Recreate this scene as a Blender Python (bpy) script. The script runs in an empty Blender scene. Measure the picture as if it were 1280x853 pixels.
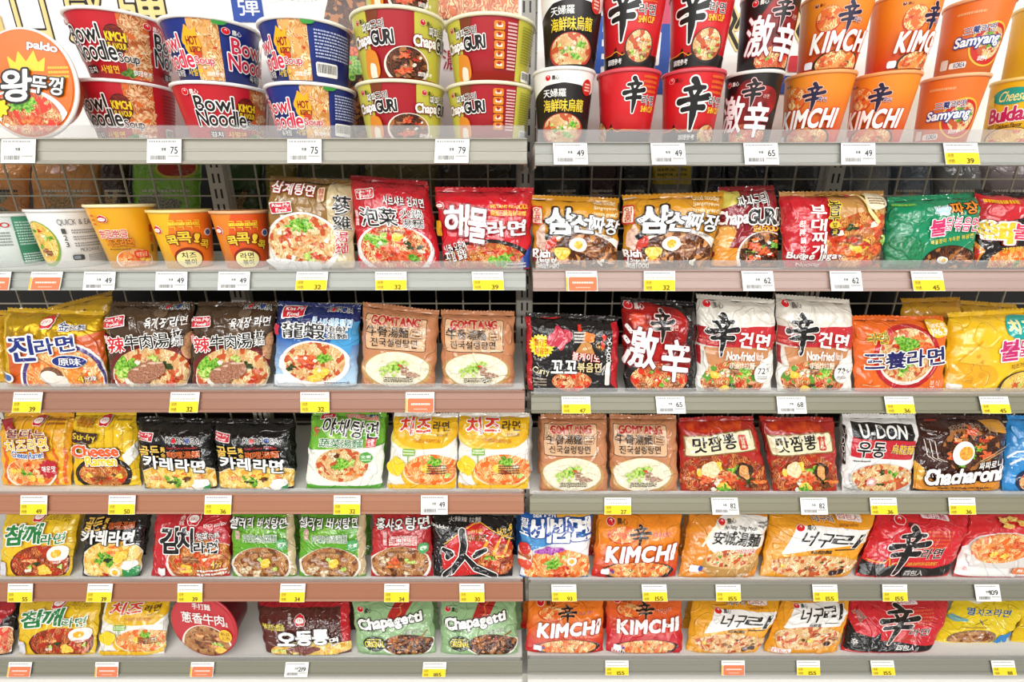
import bpy, math, random
import numpy as np
from mathutils import Vector

# ---------------------------------------------------------------- camera, light, exposure
FPX, PITCH, DIST = 577.0, math.radians(17.9), 0.757      # focal length in pixels of the 1280 px frame, downward pitch, metres to the shelf fronts
CT, ST = math.cos(PITCH), math.sin(PITCH)
SC = bpy.context.scene
COL = SC.collection
cd = bpy.data.cameras.new('camera'); cam = bpy.data.objects.new('camera', cd); COL.objects.link(cam)
cam.location = (0, -DIST, 0); cam.rotation_euler = (math.pi / 2 - PITCH, 0, 0)
cd.sensor_width = 36; cd.lens = 36 * FPX / 1280; cd.clip_start = .01
SC.camera = cam
SC.view_settings.view_transform = 'Standard'; SC.view_settings.look = 'None'
SC.view_settings.gamma = 1; SC.view_settings.use_curve_mapping = False
SC.view_settings.exposure = 0.15
w = bpy.data.worlds.new('store_light'); SC.world = w; w.use_nodes = True
w.node_tree.nodes['Background'].inputs[0].default_value = (.985, .995, 1, 1)
w.node_tree.nodes['Background'].inputs[1].default_value = 0.28
for ly, pw in ((-1.1, 4), (-1.8, 6), (-2.7, 8), (-4.2, 15), (-6.2, 24)):   # rows of ceiling tubes over this aisle, farther rows added for film glints
    for k in (-2, -1, 0, 1, 2):
        ld = bpy.data.lights.new('ceiling_tube_light', 'AREA'); ld.shape = 'RECTANGLE'
        ld.size = 1.25; ld.size_y = .05; ld.energy = pw; ld.color = (1, .99, .965)
        lo = bpy.data.objects.new('ceiling_tube_light', ld); COL.objects.link(lo)
        lo.location = (k * 1.5, ly, 1.6); lo.rotation_euler = (math.radians(40), 0, 0)

def ray(x, y):                                           # direction through a pixel
    a, b = x - 640, 426.5 - y
    return a, b * ST + FPX * CT, b * CT - FPX * ST
def onY(x, y, Y):
    a, b, c = ray(x, y); t = (Y + DIST) / b
    return Vector((a * t, Y, c * t))
def onZ(x, y, z):
    a, b, c = ray(x, y); t = z / c
    return Vector((a * t, b * t - DIST, z))
def xat(px, Y, z):                                       # world x of a pixel column at a given depth and height
    return (px - 640) * ((Y + DIST) * CT - z * ST) / FPX

# ---------------------------------------------------------------- materials
def lin(h):
    h = h.lstrip('#'); v = [int(h[i:i + 2], 16) / 255 for i in (0, 2, 4)]
    return tuple(c / 12.92 if c <= .04045 else ((c + .055) / 1.055) ** 2.4 for c in v) + (1,)
MATS = {}
def new_mat(name):
    m = bpy.data.materials.new(name); m.use_nodes = True
    return m, m.node_tree.nodes, m.node_tree.links, m.node_tree.nodes['Principled BSDF']
def crinkle(N, L, P, scale=60, strength=.62, dist=.004):
    g = N.new('ShaderNodeNewGeometry'); n = N.new('ShaderNodeTexNoise'); b = N.new('ShaderNodeBump')
    n.inputs['Scale'].default_value = scale; n.inputs['Detail'].default_value = 1.5; n.inputs['Distortion'].default_value = .6
    b.inputs['Strength'].default_value = strength; b.inputs['Distance'].default_value = dist
    L.new(g.outputs['Position'], n.inputs['Vector']); L.new(b.outputs[0], P.inputs['Normal'])
    if scale != 60: L.new(n.outputs[0], b.inputs['Height']); return
    va = N.new('ShaderNodeVectorMath'); va.operation = 'SCALE'; va.inputs['Scale'].default_value = .022; vb = N.new('ShaderNodeVectorMath')
    v = N.new('ShaderNodeTexVoronoi'); v.inputs['Scale'].default_value = 38; ad = N.new('ShaderNodeMath'); ad.operation = 'MULTIPLY_ADD'; ad.inputs[1].default_value = .55
    L.new(n.outputs[1], va.inputs[0]); L.new(g.outputs['Position'], vb.inputs[0]); L.new(va.outputs[0], vb.inputs[1]); L.new(vb.outputs[0], v.inputs['Vector'])
    L.new(v.outputs['Distance'], ad.inputs[0]); L.new(n.outputs[0], ad.inputs[2]); 
    r1 = N.new('ShaderNodeTexNoise'); r1.inputs['Scale'].default_value = 17; r1.inputs['Detail'].default_value = 1; r1.inputs['Distortion'].default_value = 1.2
    sb = N.new('ShaderNodeMath'); sb.operation = 'SUBTRACT'; sb.inputs[1].default_value = .5; ab = N.new('ShaderNodeMath'); ab.operation = 'ABSOLUTE'
    mr = N.new('ShaderNodeMapRange'); mr.interpolation_type = 'SMOOTHSTEP'; mr.inputs[1].default_value = 0; mr.inputs[2].default_value = .035; mr.inputs[3].default_value = .55; mr.inputs[4].default_value = 0; a2 = N.new('ShaderNodeMath')
    L.new(g.outputs['Position'], r1.inputs['Vector']); L.new(r1.outputs[0], sb.inputs[0]); L.new(sb.outputs[0], ab.inputs[0]); L.new(ab.outputs[0], mr.inputs[0])
    L.new(ad.outputs[0], a2.inputs[0]); L.new(mr.outputs[0], a2.inputs[1]); L.new(a2.outputs[0], b.inputs['Height'])
def film(c, kind='film', dim=1.0):                              # one flat printing ink; kind film / cup / card / metal
    k = (c, kind, dim)
    if k in MATS: return MATS[k]
    m, N, L, P = new_mat('printed_' + kind)
    P.inputs['Base Color'].default_value = tuple(q * dim for q in lin(c)[:3]) + (1,)
    if kind == 'film':
        P.inputs['Roughness'].default_value = .11; P.inputs['Specular IOR Level'].default_value = .8; crinkle(N, L, P)
    elif kind == 'foil':
        P.inputs['Roughness'].default_value = .25; P.inputs['Metallic'].default_value = .6; crinkle(N, L, P)
    elif kind == 'cup':
        P.inputs['Roughness'].default_value = .3; crinkle(N, L, P, 25, .06)
    elif kind == 'paper':
        P.inputs['Roughness'].default_value = .7
    elif kind == 'plastic':
        P.inputs['Roughness'].default_value = .35
        n = N.new('ShaderNodeTexNoise'); n.inputs['Scale'].default_value = 3; r = N.new('ShaderNodeMapRange')
        r.inputs[3].default_value = .28; r.inputs[4].default_value = .42
        L.new(n.outputs[0], r.inputs[0]); L.new(r.outputs[0], P.inputs['Roughness'])
    elif kind == 'enamel':
        P.inputs['Roughness'].default_value = .4; crinkle(N, L, P, 200, .03, .001)
    MATS[k] = m; return m
def uvn(N, name):
    u = N.new('ShaderNodeUVMap'); u.uv_map = name; return u
def grad(c0, c1, kind='film', a=.15, b=.85):             # two inks blended down the pack in print
    k = ('grad', c0, c1, kind, a, b)
    if k in MATS: return MATS[k]
    m, N, L, P = new_mat('printed_blend')
    s = N.new('ShaderNodeSeparateXYZ'); r = N.new('ShaderNodeValToRGB')
    r.color_ramp.elements[0].position = a; r.color_ramp.elements[0].color = lin(c0)
    r.color_ramp.elements[1].position = b; r.color_ramp.elements[1].color = lin(c1)
    L.new(uvn(N, 'print').outputs[0], s.inputs[0]); L.new(s.outputs[1], r.inputs[0]); L.new(r.outputs[0], P.inputs['Base Color'])
    P.inputs['Roughness'].default_value =  .11 if kind == 'film' else .3
    crinkle(N, L, P, *((60, .62) if kind == 'film' else (25, .06)))
    MATS[k] = m; return m
def soup(c0, c1, c2, scale=1.0, kind='film'):            # printed photograph of noodles: curling strands c1 over broth c0 with crumbs c2
    k = ('soup', c0, c1, c2, scale, kind)
    if k in MATS: return MATS[k]
    m, N, L, P = new_mat('noodle_photo')
    uv = uvn(N, 'metres')
    wv = N.new('ShaderNodeTexWave'); wv.inputs['Scale'].default_value = 62 * scale; wv.inputs['Distortion'].default_value = 16
    wv.inputs['Detail'].default_value = 1.5; wv.inputs['Detail Scale'].default_value = 1.6
    r = N.new('ShaderNodeValToRGB'); E = r.color_ramp.elements
    E[0].position = .12; E[0].color = lin(c0); E[1].position = .62; E[1].color = lin(c1)
    vo = N.new('ShaderNodeTexVoronoi'); vo.inputs['Scale'].default_value = 120 * scale
    sp = N.new('ShaderNodeSeparateColor'); gt = N.new('ShaderNodeMath'); gt.operation = 'GREATER_THAN'; gt.inputs[1].default_value = .7
    mx = N.new('ShaderNodeMix'); mx.data_type = 'RGBA'; mx.inputs[7].default_value = lin(c2)
    nz = N.new('ShaderNodeTexNoise'); nz.inputs['Scale'].default_value = 60; m2 = N.new('ShaderNodeMix'); m2.data_type = 'RGBA'
    m2.inputs[7].default_value = lin(c0); rr = N.new('ShaderNodeMapRange'); rr.inputs[1].default_value = .42; rr.inputs[2].default_value = .62; rr.inputs[4].default_value = .85
    for t in (wv, vo, nz): L.new(uv.outputs[0], t.inputs['Vector'])
    L.new(wv.outputs[1], r.inputs[0]); L.new(nz.outputs[0], rr.inputs[0]); L.new(rr.outputs[0], m2.inputs[0]); L.new(r.outputs[0], m2.inputs[6])
    L.new(vo.outputs['Color'], sp.inputs[0]); L.new(sp.outputs[0], gt.inputs[0]); L.new(gt.outputs[0], mx.inputs[0])
    L.new(m2.outputs[2], mx.inputs[6]); L.new(mx.outputs[2], P.inputs['Base Color'])
    P.inputs['Roughness'].default_value =  .11 if kind == 'film' else .3
    crinkle(N, L, P, *((60, .62) if kind == 'film' else (25, .06)))
    MATS[k] = m; return m
def mottle(c, c2, kind='film', sc=220):                  # printed photograph of an ingredient: two mottled tones
    k = ('mot', c, c2, kind, sc)
    if k in MATS: return MATS[k]
    m, N, L, P = new_mat('ingredient_photo')
    nz = N.new('ShaderNodeTexNoise'); nz.inputs['Scale'].default_value = sc; r = N.new('ShaderNodeValToRGB'); E = r.color_ramp.elements
    E[0].position = .38; E[0].color = lin(c); E[1].position = .62; E[1].color = lin(c2)
    L.new(uvn(N, 'metres').outputs[0], nz.inputs['Vector']); L.new(nz.outputs[0], r.inputs[0]); L.new(r.outputs[0], P.inputs['Base Color'])
    P.inputs['Roughness'].default_value =  .11 if kind == 'film' else .3
    crinkle(N, L, P, *((60, .62) if kind == 'film' else (25, .06)))
    MATS[k] = m; return m

# ---------------------------------------------------------------- flat shapes: signed distance fields and their contours
def contour(F, x0, y0, c, run=4):
    """triangles of the region F<0 of a sampled field"""
    ins = F < 0
    q = ins[:-1, :-1].astype(int) + ins[:-1, 1:] + ins[1:, 1:] + ins[1:, :-1]
    V = []; T = []
    ny, nx = q.shape
    for j in np.nonzero((q == 4).any(1))[0]:
        row = q[j] == 4; i = 0
        idx = np.nonzero(row)[0]; s = None; p = None; runs = []
        for i in idx:
            if s is None: s = p = i
            elif i == p + 1 and i - s < run: p = i
            else: runs.append((s, p)); s = p = i
        if s is not None: runs.append((s, p))
        for a, b in runs:
            n = len(V); xa, xb, ya, yb = x0 + a * c, x0 + (b + 1) * c, y0 + j * c, y0 + (j + 1) * c
            V += [(xa, ya), (xb, ya), (xb, yb), (xa, yb)]; T += [(n, n + 1, n + 2), (n, n + 2, n + 3)]
    js, is_ = np.nonzero((q > 0) & (q < 4))
    for j, i in zip(js, is_):
        cs = ((i, j), (i + 1, j), (i + 1, j + 1), (i, j + 1)); f = [F[b, a] for a, b in cs]; P = []
        for k in range(4):
            a, b = cs[k], cs[(k + 1) % 4]; fa, fb = f[k], f[(k + 1) % 4]
            if fa < 0: P.append((x0 + a[0] * c, y0 + a[1] * c))
            if (fa < 0) != (fb < 0):
                t = fa / (fa - fb); P.append((x0 + (a[0] + t * (b[0] - a[0])) * c, y0 + (a[1] + t * (b[1] - a[1])) * c))
        n = len(V); V += P; T += [(n, n + k, n + k + 1) for k in range(1, len(P) - 1)]
    return np.array(V).reshape(-1, 2), np.array(T, int).reshape(-1, 3)
def seg_sd(X, Y, A, B, closed=True):
    """distance to segments A-B, sign by even-odd crossing"""
    p = np.stack([X.ravel(), Y.ravel()], 1)[:, None]; d = B - A; L2 = (d ** 2).sum(1) + 1e-18
    t = np.clip(((p - A) * d).sum(2) / L2, 0, 1)
    D = np.sqrt((((A + t[..., None] * d) - p) ** 2).sum(2).min(1))
    if closed:
        py = p[..., 1]; px = p[..., 0]
        cr = (A[:, 1] > py) != (B[:, 1] > py)
        dy = np.where(np.abs(d[:, 1]) < 1e-12, 1e-12, d[:, 1])
        xi = A[:, 0] + (py - A[:, 1]) / dy * d[:, 0]
        D = np.where((cr & (px < xi)).sum(1) % 2 == 1, -D, D)
    return D.reshape(X.shape)
_fc = bpy.data.curves.new('glyph', 'FONT'); _fc.fill_mode = 'NONE'; _fc.resolution_u = 3
_fo = bpy.data.objects.new('glyph', _fc)
GL = {}; GM = {}
def is_wide(ch): return ord(ch) > 0x2e00
def glyph(ch, res):
    if (ch, res) in GL: return GL[ch, res]
    _fc.body = ch; me = bpy.data.meshes.new_from_object(_fo)
    v = np.array([x.co[:2] for x in me.vertices]).reshape(-1, 2); e = np.array([x.vertices[:] for x in me.edges]).reshape(-1, 2)
    bpy.data.meshes.remove(me)
    if len(v) == 0: GL[ch, res] = None; return None
    m = .2; c = 1.0 / res; lo = v.min(0) - m; hi = v.max(0) + m
    nx, ny = (np.ceil((hi - lo) / c)).astype(int) + 1
    X, Y = np.meshgrid(lo[0] + np.arange(nx) * c, lo[1] + np.arange(ny) * c)
    GL[ch, res] = (seg_sd(X, Y, v[e[:, 0]], v[e[:, 1]]), lo[0], lo[1], c, v[:, 0].min(), v[:, 0].max(), v[:, 1].min(), v[:, 1].max())
    return GL[ch, res]
def glyph_tris(ch, res, iso):
    k = (ch, res, round(iso, 4))
    if k not in GM:
        g = glyph(ch, res); GM[k] = contour(g[0] - iso, g[1], g[2], g[3])
    return GM[k]

def rot2(V, c, deg):
    a = math.radians(deg); d = V - c
    return np.stack([d[:, 0] * math.cos(a) - d[:, 1] * math.sin(a), d[:, 0] * math.sin(a) + d[:, 1] * math.cos(a)], 1) + c

# ---------------------------------------------------------------- objects
def link(name, data=None, parent=None, loc=(0, 0, 0)):
    o = bpy.data.objects.new(name, data); COL.objects.link(o); o.location = loc
    if parent is not None: o.parent = parent
    return o
def tag(o, label, cat, group=None, kind=None):
    o['label'] = label; o['category'] = cat
    if group: o['group'] = group
    if kind: o['kind'] = kind
    return o
def mesh_np(name, V, T, mats, mi=None, nrm=None, uvm=None, uvp=None):
    me = bpy.data.meshes.new(name); nt = len(T)
    me.vertices.add(len(V)); me.vertices.foreach_set('co', np.asarray(V, np.float32).ravel())
    me.loops.add(nt * 3); me.loops.foreach_set('vertex_index', np.asarray(T, np.int32).ravel())
    me.polygons.add(nt); me.polygons.foreach_set('loop_start', np.arange(0, nt * 3, 3, dtype=np.int32))
    for m in mats: me.materials.append(m)
    if mi is not None: me.polygons.foreach_set('material_index', np.asarray(mi, np.int32))
    me.polygons.foreach_set('use_smooth', np.ones(nt, bool))
    for nm, uv in (('metres', uvm), ('print', uvp)):
        if uv is not None:
            l = me.uv_layers.new(name=nm); l.data.foreach_set('uv', np.asarray(uv, np.float32)[np.asarray(T).ravel()].ravel())
    me.update(calc_edges=True)
    if nrm is not None: me.normals_split_custom_set_from_vertices(np.asarray(nrm, np.float32).tolist())
    return me
def mesh_py(name, V, F, mat, parent=None, loc=(0, 0, 0), smooth=False):
    me = bpy.data.meshes.new(name); me.from_pydata([tuple(v) for v in V], [], F); me.materials.append(mat); me.update()
    if smooth: me.polygons.foreach_set('use_smooth', np.ones(len(F), bool))
    return link(name, me, parent, loc)
def boxes(L):
    V = []; F = []
    for x0, y0, z0, x1, y1, z1 in L:
        n = len(V)
        V += [(x, y, z) for z in (z0, z1) for y in (y0, y1) for x in (x0, x1)]
        F += [tuple(n + i for i in f) for f in ((0, 2, 3, 1), (4, 5, 7, 6), (0, 1, 5, 4), (2, 6, 7, 3), (0, 4, 6, 2), (1, 3, 7, 5))]
    return V, F
def extrude_x(prof, x0, x1):                             # closed profile of (y, z), extruded along x
    n = len(prof); V = [(x0, y, z) for y, z in prof] + [(x1, y, z) for y, z in prof]
    F = [(i, (i + 1) % n, n + (i + 1) % n, n + i) for i in range(n)] + [tuple(range(n))[::-1], tuple(range(n, 2 * n))]
    return V, F
def lathe(prof, n=72):                                   # (r, z) profile around z
    V = [(r * math.cos(2 * math.pi * k / n), r * math.sin(2 * math.pi * k / n), z) for r, z in prof for k in range(n)]
    F = [(i * n + k, i * n + (k + 1) % n, (i + 1) * n + (k + 1) % n, (i + 1) * n + k) for i in range(len(prof) - 1) for k in range(n)]
    return V, F

class Pack:
    """a printed surface: a grid of points G (v down, u across) with print laid on it as thin layers, one mesh per part"""
    def __init__(s, root, G, us, vs, W, H, kind='film', flip=False):
        s.root, s.G, s.us, s.vs, s.W, s.H, s.kind = root, G, us, vs, W, H, kind
        du = np.gradient(G, axis=1); dv = np.gradient(G, axis=0); n = np.cross(dv, du)
        n /= np.linalg.norm(n, axis=2, keepdims=True) + 1e-12
        s.N = n if not flip else -n
        s.k = 0; s.P = {}; s.rng = random.Random(hash((round(W, 4), round(H, 4))) & 0xffff); s.clipfn = None; s.floor = None; s.warp = None; s.body = None
    def ev(s, A, u, v):
        iu = np.interp(u, s.us, np.arange(len(s.us))); iv = np.interp(v, s.vs, np.arange(len(s.vs)))
        a = np.minimum(iu.astype(int), len(s.us) - 2); b = np.minimum(iv.astype(int), len(s.vs) - 2); fu = (iu - a)[:, None]; fv = (iv - b)[:, None]
        return (A[b, a] * (1 - fu) + A[b, a + 1] * fu) * (1 - fv) + (A[b + 1, a] * (1 - fu) + A[b + 1, a + 1] * fu) * fv
    def col(s, c): return film(c, s.kind) if isinstance(c, str) else c
    def add(s, part, V, T, c, keep=False):
        if len(T) == 0: return
        s.k += 0 if keep else 1
        u, v = V[:, 0] / s.W, V[:, 1] / s.H
        uc, vc = u[T].mean(1), v[T].mean(1)
        T = T[(uc > .004) & (uc < .996) & (vc > .004) & (vc < .988)]
        if len(T) == 0: return
        u = np.clip(u, 0, 1); v = np.clip(v, 0, 1)
        if s.warp is not None: u = np.interp(u, s.warp[0], s.us); v = np.interp(v, s.warp[1], s.vs)
        N = s.ev(s.N, u, v); N /= np.linalg.norm(N, axis=1, keepdims=True) + 1e-12
        P = s.ev(s.G, u, v) + N * (.0004 + .00011 * s.k)
        if s.floor is not None: P[:, 2] = np.maximum(P[:, 2], s.floor)
        fn = np.cross(P[T[:, 1]] - P[T[:, 0]], P[T[:, 2]] - P[T[:, 0]])
        bad = (fn * N[T[:, 0]]).sum(1) < 0
        T = T.copy(); T[bad] = T[bad][:, ::-1]
        s.P.setdefault(part, []).append((P, T, N, V, np.stack([u, v], 1), s.col(c)))
    def done(s):
        for part, L in s.P.items():
            mats = []; mi = []; V = []; T = []; N = []; M = []; U = []; n = 0
            for P, t, nn, m, u, c in L:
                if c not in mats: mats.append(c)
                mi.append(np.full(len(t), mats.index(c))); V.append(P); T.append(t + n); N.append(nn); M.append(m); U.append(u); n += len(P)
            me = mesh_np(part, np.concatenate(V), np.concatenate(T), mats, np.concatenate(mi), np.concatenate(N), np.concatenate(M), np.concatenate(U))
            link(part, me, s.body or s.root)
    # -- shapes, all in fractions of the pack (u right, v down)
    def shape(s, part, fn, box, c, cell=.0016, clip=True):
        m = 2 * cell; x0, y0, x1, y1 = max(box[0] * s.W - m, -m), max(box[1] * s.H - m, -m), min(box[2] * s.W + m, s.W + m), min(box[3] * s.H + m, s.H + m)
        nx, ny = int((x1 - x0) / cell) + 2, int((y1 - y0) / cell) + 2
        if nx < 3 or ny < 3: return
        X, Y = np.meshgrid(x0 + np.arange(nx) * cell, y0 + np.arange(ny) * cell)
        F = fn(X, Y)
        if clip: F = np.maximum(F, np.maximum(np.maximum(.006 * s.W - X, X - .994 * s.W), np.maximum(.006 * s.H - Y, Y - .986 * s.H)))
        if s.clipfn is not None: F = np.maximum(F, s.clipfn(X, Y))
        s.add(part, *contour(F, x0, y0, cell, max(1, int(.0024 / cell))), c)
    def efn(s, u, v, ru, rv, rot=0):
        cx, cy, rx, ry = u * s.W, v * s.H, ru * s.W, rv * s.H; a = math.radians(rot); ca, sa = math.cos(a), math.sin(a)
        return lambda X, Y: (np.hypot(((X - cx) * ca + (Y - cy) * sa) / rx, (-(X - cx) * sa + (Y - cy) * ca) / ry) - 1) * min(rx, ry)
    def ell(s, u, v, ru, rv, c, rot=0, part='printed_pattern', cell=.0016):
        R = max(ru, rv * s.H / s.W) if rot else ru; Q = max(rv, ru * s.W / s.H) if rot else rv
        s.shape(part, s.efn(u, v, ru, rv, rot), (u - R, v - Q, u + R, v + Q), c, min(cell, min(ru * s.W, rv * s.H) / 3))
    def box(s, u0, v0, u1, v1, c, r=.001, part='printed_pattern', rot=0):
        cx, cy, hx, hy = (u0 + u1) / 2 * s.W, (v0 + v1) / 2 * s.H, (u1 - u0) / 2 * s.W, (v1 - v0) / 2 * s.H; a = math.radians(rot); ca, sa = math.cos(a), math.sin(a)
        r = min(r, hx * .99, hy * .99)
        def fn(X, Y):
            x, y = (X - cx) * ca + (Y - cy) * sa, -(X - cx) * sa + (Y - cy) * ca
            qx, qy = np.abs(x) - hx + r, np.abs(y) - hy + r
            return np.hypot(np.maximum(qx, 0), np.maximum(qy, 0)) + np.minimum(np.maximum(qx, qy), 0) - r
        e = abs(sa) * max(hx, hy)
        s.shape(part, fn, (u0 - e / s.W, v0 - e / s.H, u1 + e / s.W, v1 + e / s.H), c, max(.0005, min(.0019, min(hx, hy) / 2)))
    def poly(s, pts, c, part='printed_pattern', off=0, cell=.0018):
        A = np.array(pts, float) * (s.W, s.H); B = np.roll(A, -1, 0); lo = A.min(0) / (s.W, s.H) - off / s.W; hi = A.max(0) / (s.W, s.H) + off / s.W
        s.shape(part, lambda X, Y: seg_sd(X, Y, A, B) - off, (*lo, *hi), c, cell)
    def blob(s, u, v, ru, rv, c, seed=0, amp=.25, part='food_picture', clip=None, lobes=5):
        cx, cy, rx, ry = u * s.W, v * s.H, ru * s.W, rv * s.H; R = random.Random(seed); ph = [(R.uniform(0, 6.28), R.randint(2, lobes), R.uniform(.3, 1)) for _ in range(3)]
        def fn(X, Y):
            x, y = (X - cx) / rx, (Y - cy) / ry; t = np.arctan2(y, x)
            F = (np.hypot(x, y) - 1 - amp * sum(w_ * np.sin(n * t + p) for p, n, w_ in ph)) * min(rx, ry)
            return F if clip is None else np.maximum(F, clip(X, Y))
        s.shape(part, fn, (u - ru * 1.6, v - rv * 1.6, u + ru * 1.6, v + rv * 1.6), c, max(.0007, min(.0014, min(rx, ry) / 3)))
    def burst(s, u, v, ru, rv, c, n=16, amp=.14, part='printed_pattern'):
        cx, cy, rx, ry = u * s.W, v * s.H, ru * s.W, rv * s.H
        s.shape(part, lambda X, Y: (np.hypot((X - cx) / rx, (Y - cy) / ry) - 1 - amp * (2 * np.abs(((np.arctan2((Y - cy) / ry, (X - cx) / rx) * n / 6.2832) % 1) - .5) - .5)) * min(rx, ry), (u - ru * 1.2, v - rv * 1.2, u + ru * 1.2, v + rv * 1.2), c, .001)
    def strokes(s, L, c, o=None, ow=.012, part='title_lettering', box=(0, 0, 1, 1), rot=0, cell=.001):
        """brush strokes [(x, y, width) ...] in the unit square, laid into a box"""
        u0, v0, u1, v1 = box; bw, bh = (u1 - u0) * s.W, (v1 - v0) * s.H; c0 = np.array([(u0 + u1) / 2 * s.W, (v0 + v1) / 2 * s.H]); segs = []
        for st in L:
            q = np.array([(u0 * s.W + x * bw, v0 * s.H + y * bh) for x, y, _ in st]); q = rot2(q, c0, rot)
            for k in range(len(st) - 1): segs.append((q[k], q[k + 1], st[k][2] * bh, st[k + 1][2] * bh))
        def fn(off):
            def f(X, Y):
                F = np.full(X.shape, 9.)
                for a, b, ra, rb in segs:
                    d = b - a; t = np.clip(((X - a[0]) * d[0] + (Y - a[1]) * d[1]) / (d @ d + 1e-12), 0, 1)
                    F = np.minimum(F, np.hypot(X - a[0] - t * d[0], Y - a[1] - t * d[1]) - (ra + t * (rb - ra)))
                return F - off
            return f
        e = .15
        bx = (u0 - e * (u1 - u0), v0 - e * (v1 - v0), u1 + e * (u1 - u0), v1 + e * (v1 - v0))
        if o: s.shape(part, fn(ow * bh), bx, o, cell)
        s.shape(part, fn(0), bx, c, cell)
    def t(s, u0, v0, u1, v1, txt, c, o=None, ow=.075, b=.025, o2=None, ow2=.14, rot=0, sk=0, arc=0, vert=False, res=None, part=None, tr=.06):
        big = (v1 - v0) * s.H > .012 or vert
        part = part or ('title_lettering' if big else 'small_lettering'); res = res or (34 if big else 20)
        pl = []; x = y = 0
        for ch in txt:
            if ch == ' ': x += .3; y -= .3; continue
            g = glyph(ch, res)
            if g is None: continue
            if vert: pl.append((ch, -(g[4] + g[5]) / 2, y - g[7], (0, 0))); y -= (g[7] - g[6]) + tr + .02
            elif is_wide(ch): pl.append((ch, x, 0, (g[4], g[5]))); x += .95
            else: pl.append((ch, x - g[4], 0, (0, 0))); x += g[5] - g[4] + tr
        if not pl: return
        bx0 = min(dx + glyph(ch, res)[4] for ch, dx, dy, _ in pl); bx1 = max(dx + glyph(ch, res)[5] for ch, dx, dy, _ in pl)
        by0 = min(dy + glyph(ch, res)[6] for ch, dx, dy, _ in pl); by1 = max(dy + glyph(ch, res)[7] for ch, dx, dy, _ in pl)
        X0, X1, Y0, Y1 = u0 * s.W, u1 * s.W, v0 * s.H, v1 * s.H; cc = np.array([(X0 + X1) / 2, (Y0 + Y1) / 2])
        def lay(iso, c):
            for n, (ch, dx, dy, _) in enumerate(pl):
                V, T = glyph_tris(ch, res, iso)
                if not len(T): continue
                V = V + (dx, dy)
                V = np.stack([X0 + (V[:, 0] - bx0) / (bx1 - bx0) * (X1 - X0), Y1 - (V[:, 1] - by0) / (by1 - by0) * (Y1 - Y0)], 1)
                q = (V[:, 0] - cc[0]) / ((X1 - X0) / 2 + 1e-9)
                V[:, 1] += arc * (Y1 - Y0) * q * q
                V[:, 0] -= sk * (V[:, 1] - cc[1])
                if rot: V = rot2(V, cc, rot)
                s.add(part, V, T, c, keep=n > 0)
        b *= .26 if any(0x3400 <= ord(ch) < 0xa000 for ch in txt) else .38 if any(ord(ch) > 0xa000 for ch in txt) else .5
        if o2: lay(b + .5 * ow2, o2)
        if o: lay(b + .48 * ow, o)
        lay(b, c)
    def lines(s, u0, v0, u1, v1, n, c, part='small_lettering', seed=1):      # small illegible print: rows of short dashes
        R = random.Random(seed); h = (v1 - v0) / n; V = []; T = []
        for k in range(n):
            u = u0
            while u < u1:
                d = R.uniform(.02, .06) * (u1 - u0) / .4 * .5; e = min(u + d, u1); m = len(V)
                a, b = (v0 + (k + .2) * h) * s.H, (v0 + (k + .72) * h) * s.H
                V += [(u * s.W, a), (e * s.W, a), (e * s.W, b), (u * s.W, b)]; T += [(m, m + 1, m + 2), (m, m + 2, m + 3)]; u = e + d * .35
        s.add(part, np.array(V), np.array(T), c)
    def bars(s, u0, v0, u1, v1, seed=3, part='barcode'):
        s.box(u0, v0, u1, v1, '#f4f2ee', part=part); R = random.Random(seed); V = []; T = []; u = u0 + .06 * (u1 - u0)
        while u < u1 - .06 * (u1 - u0):
            d = R.uniform(.012, .035) * (u1 - u0); m = len(V); a, b = (v0 + .12 * (v1 - v0)) * s.H, (v0 + .75 * (v1 - v0)) * s.H
            V += [(u * s.W, a), ((u + d) * s.W, a), ((u + d) * s.W, b), (u * s.W, b)]; T += [(m, m + 1, m + 2), (m, m + 2, m + 3)]; u += d + R.uniform(.012, .03) * (u1 - u0)
        s.add(part, np.array(V), np.array(T), '#26221f')
    # -- printed food
    def food(s, u, v, ru, rv, sp, tops='', bowl='#f3ece0', rim=.1, rim2=None, seed=1, dv=.06, inner=None):
        kd = s.kind; sm = soup(*SOUPS[sp], 1.0 if kd == 'film' else 1.2, kd)
        if bowl: s.ell(u, v, ru, rv, bowl, part='food_picture')
        if rim2: s.ell(u, v, ru * .97, rv * .97, rim2, part='food_picture')
        a, b = ru * (1 - rim), rv * (1 - rim)
        ev = v - rv * dv
        if inner: s.ell(u, ev, a, b, inner, part='food_picture'); a *= .94; b *= .94
        s.ell(u, ev, a, b, sm, part='food_picture')
        clip = s.efn(u, ev, a * 1.0, b * 1.0); R = random.Random(seed)
        for tk in tops.split():
            kind = tk[0]; at = None
            if '@' in tk: tk, p = tk.split('@'); at = [float(q) for q in p.split(',')]
            n = int(tk[1:] or 1)
            for k in range(n):
                if at: x, y = at[0] + R.uniform(-.1, .1) * (n > 1) * n ** .5, at[1] + R.uniform(-.09, .09) * (n > 1) * n ** .5
                else: r_, t_ = math.sqrt(R.random()) * .78, R.uniform(0, 6.283); x, y = r_ * math.cos(t_), r_ * math.sin(t_)
                s.top(kind, u + x * a, ev + y * b, a, b, R.randint(0, 9999), clip)
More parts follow.
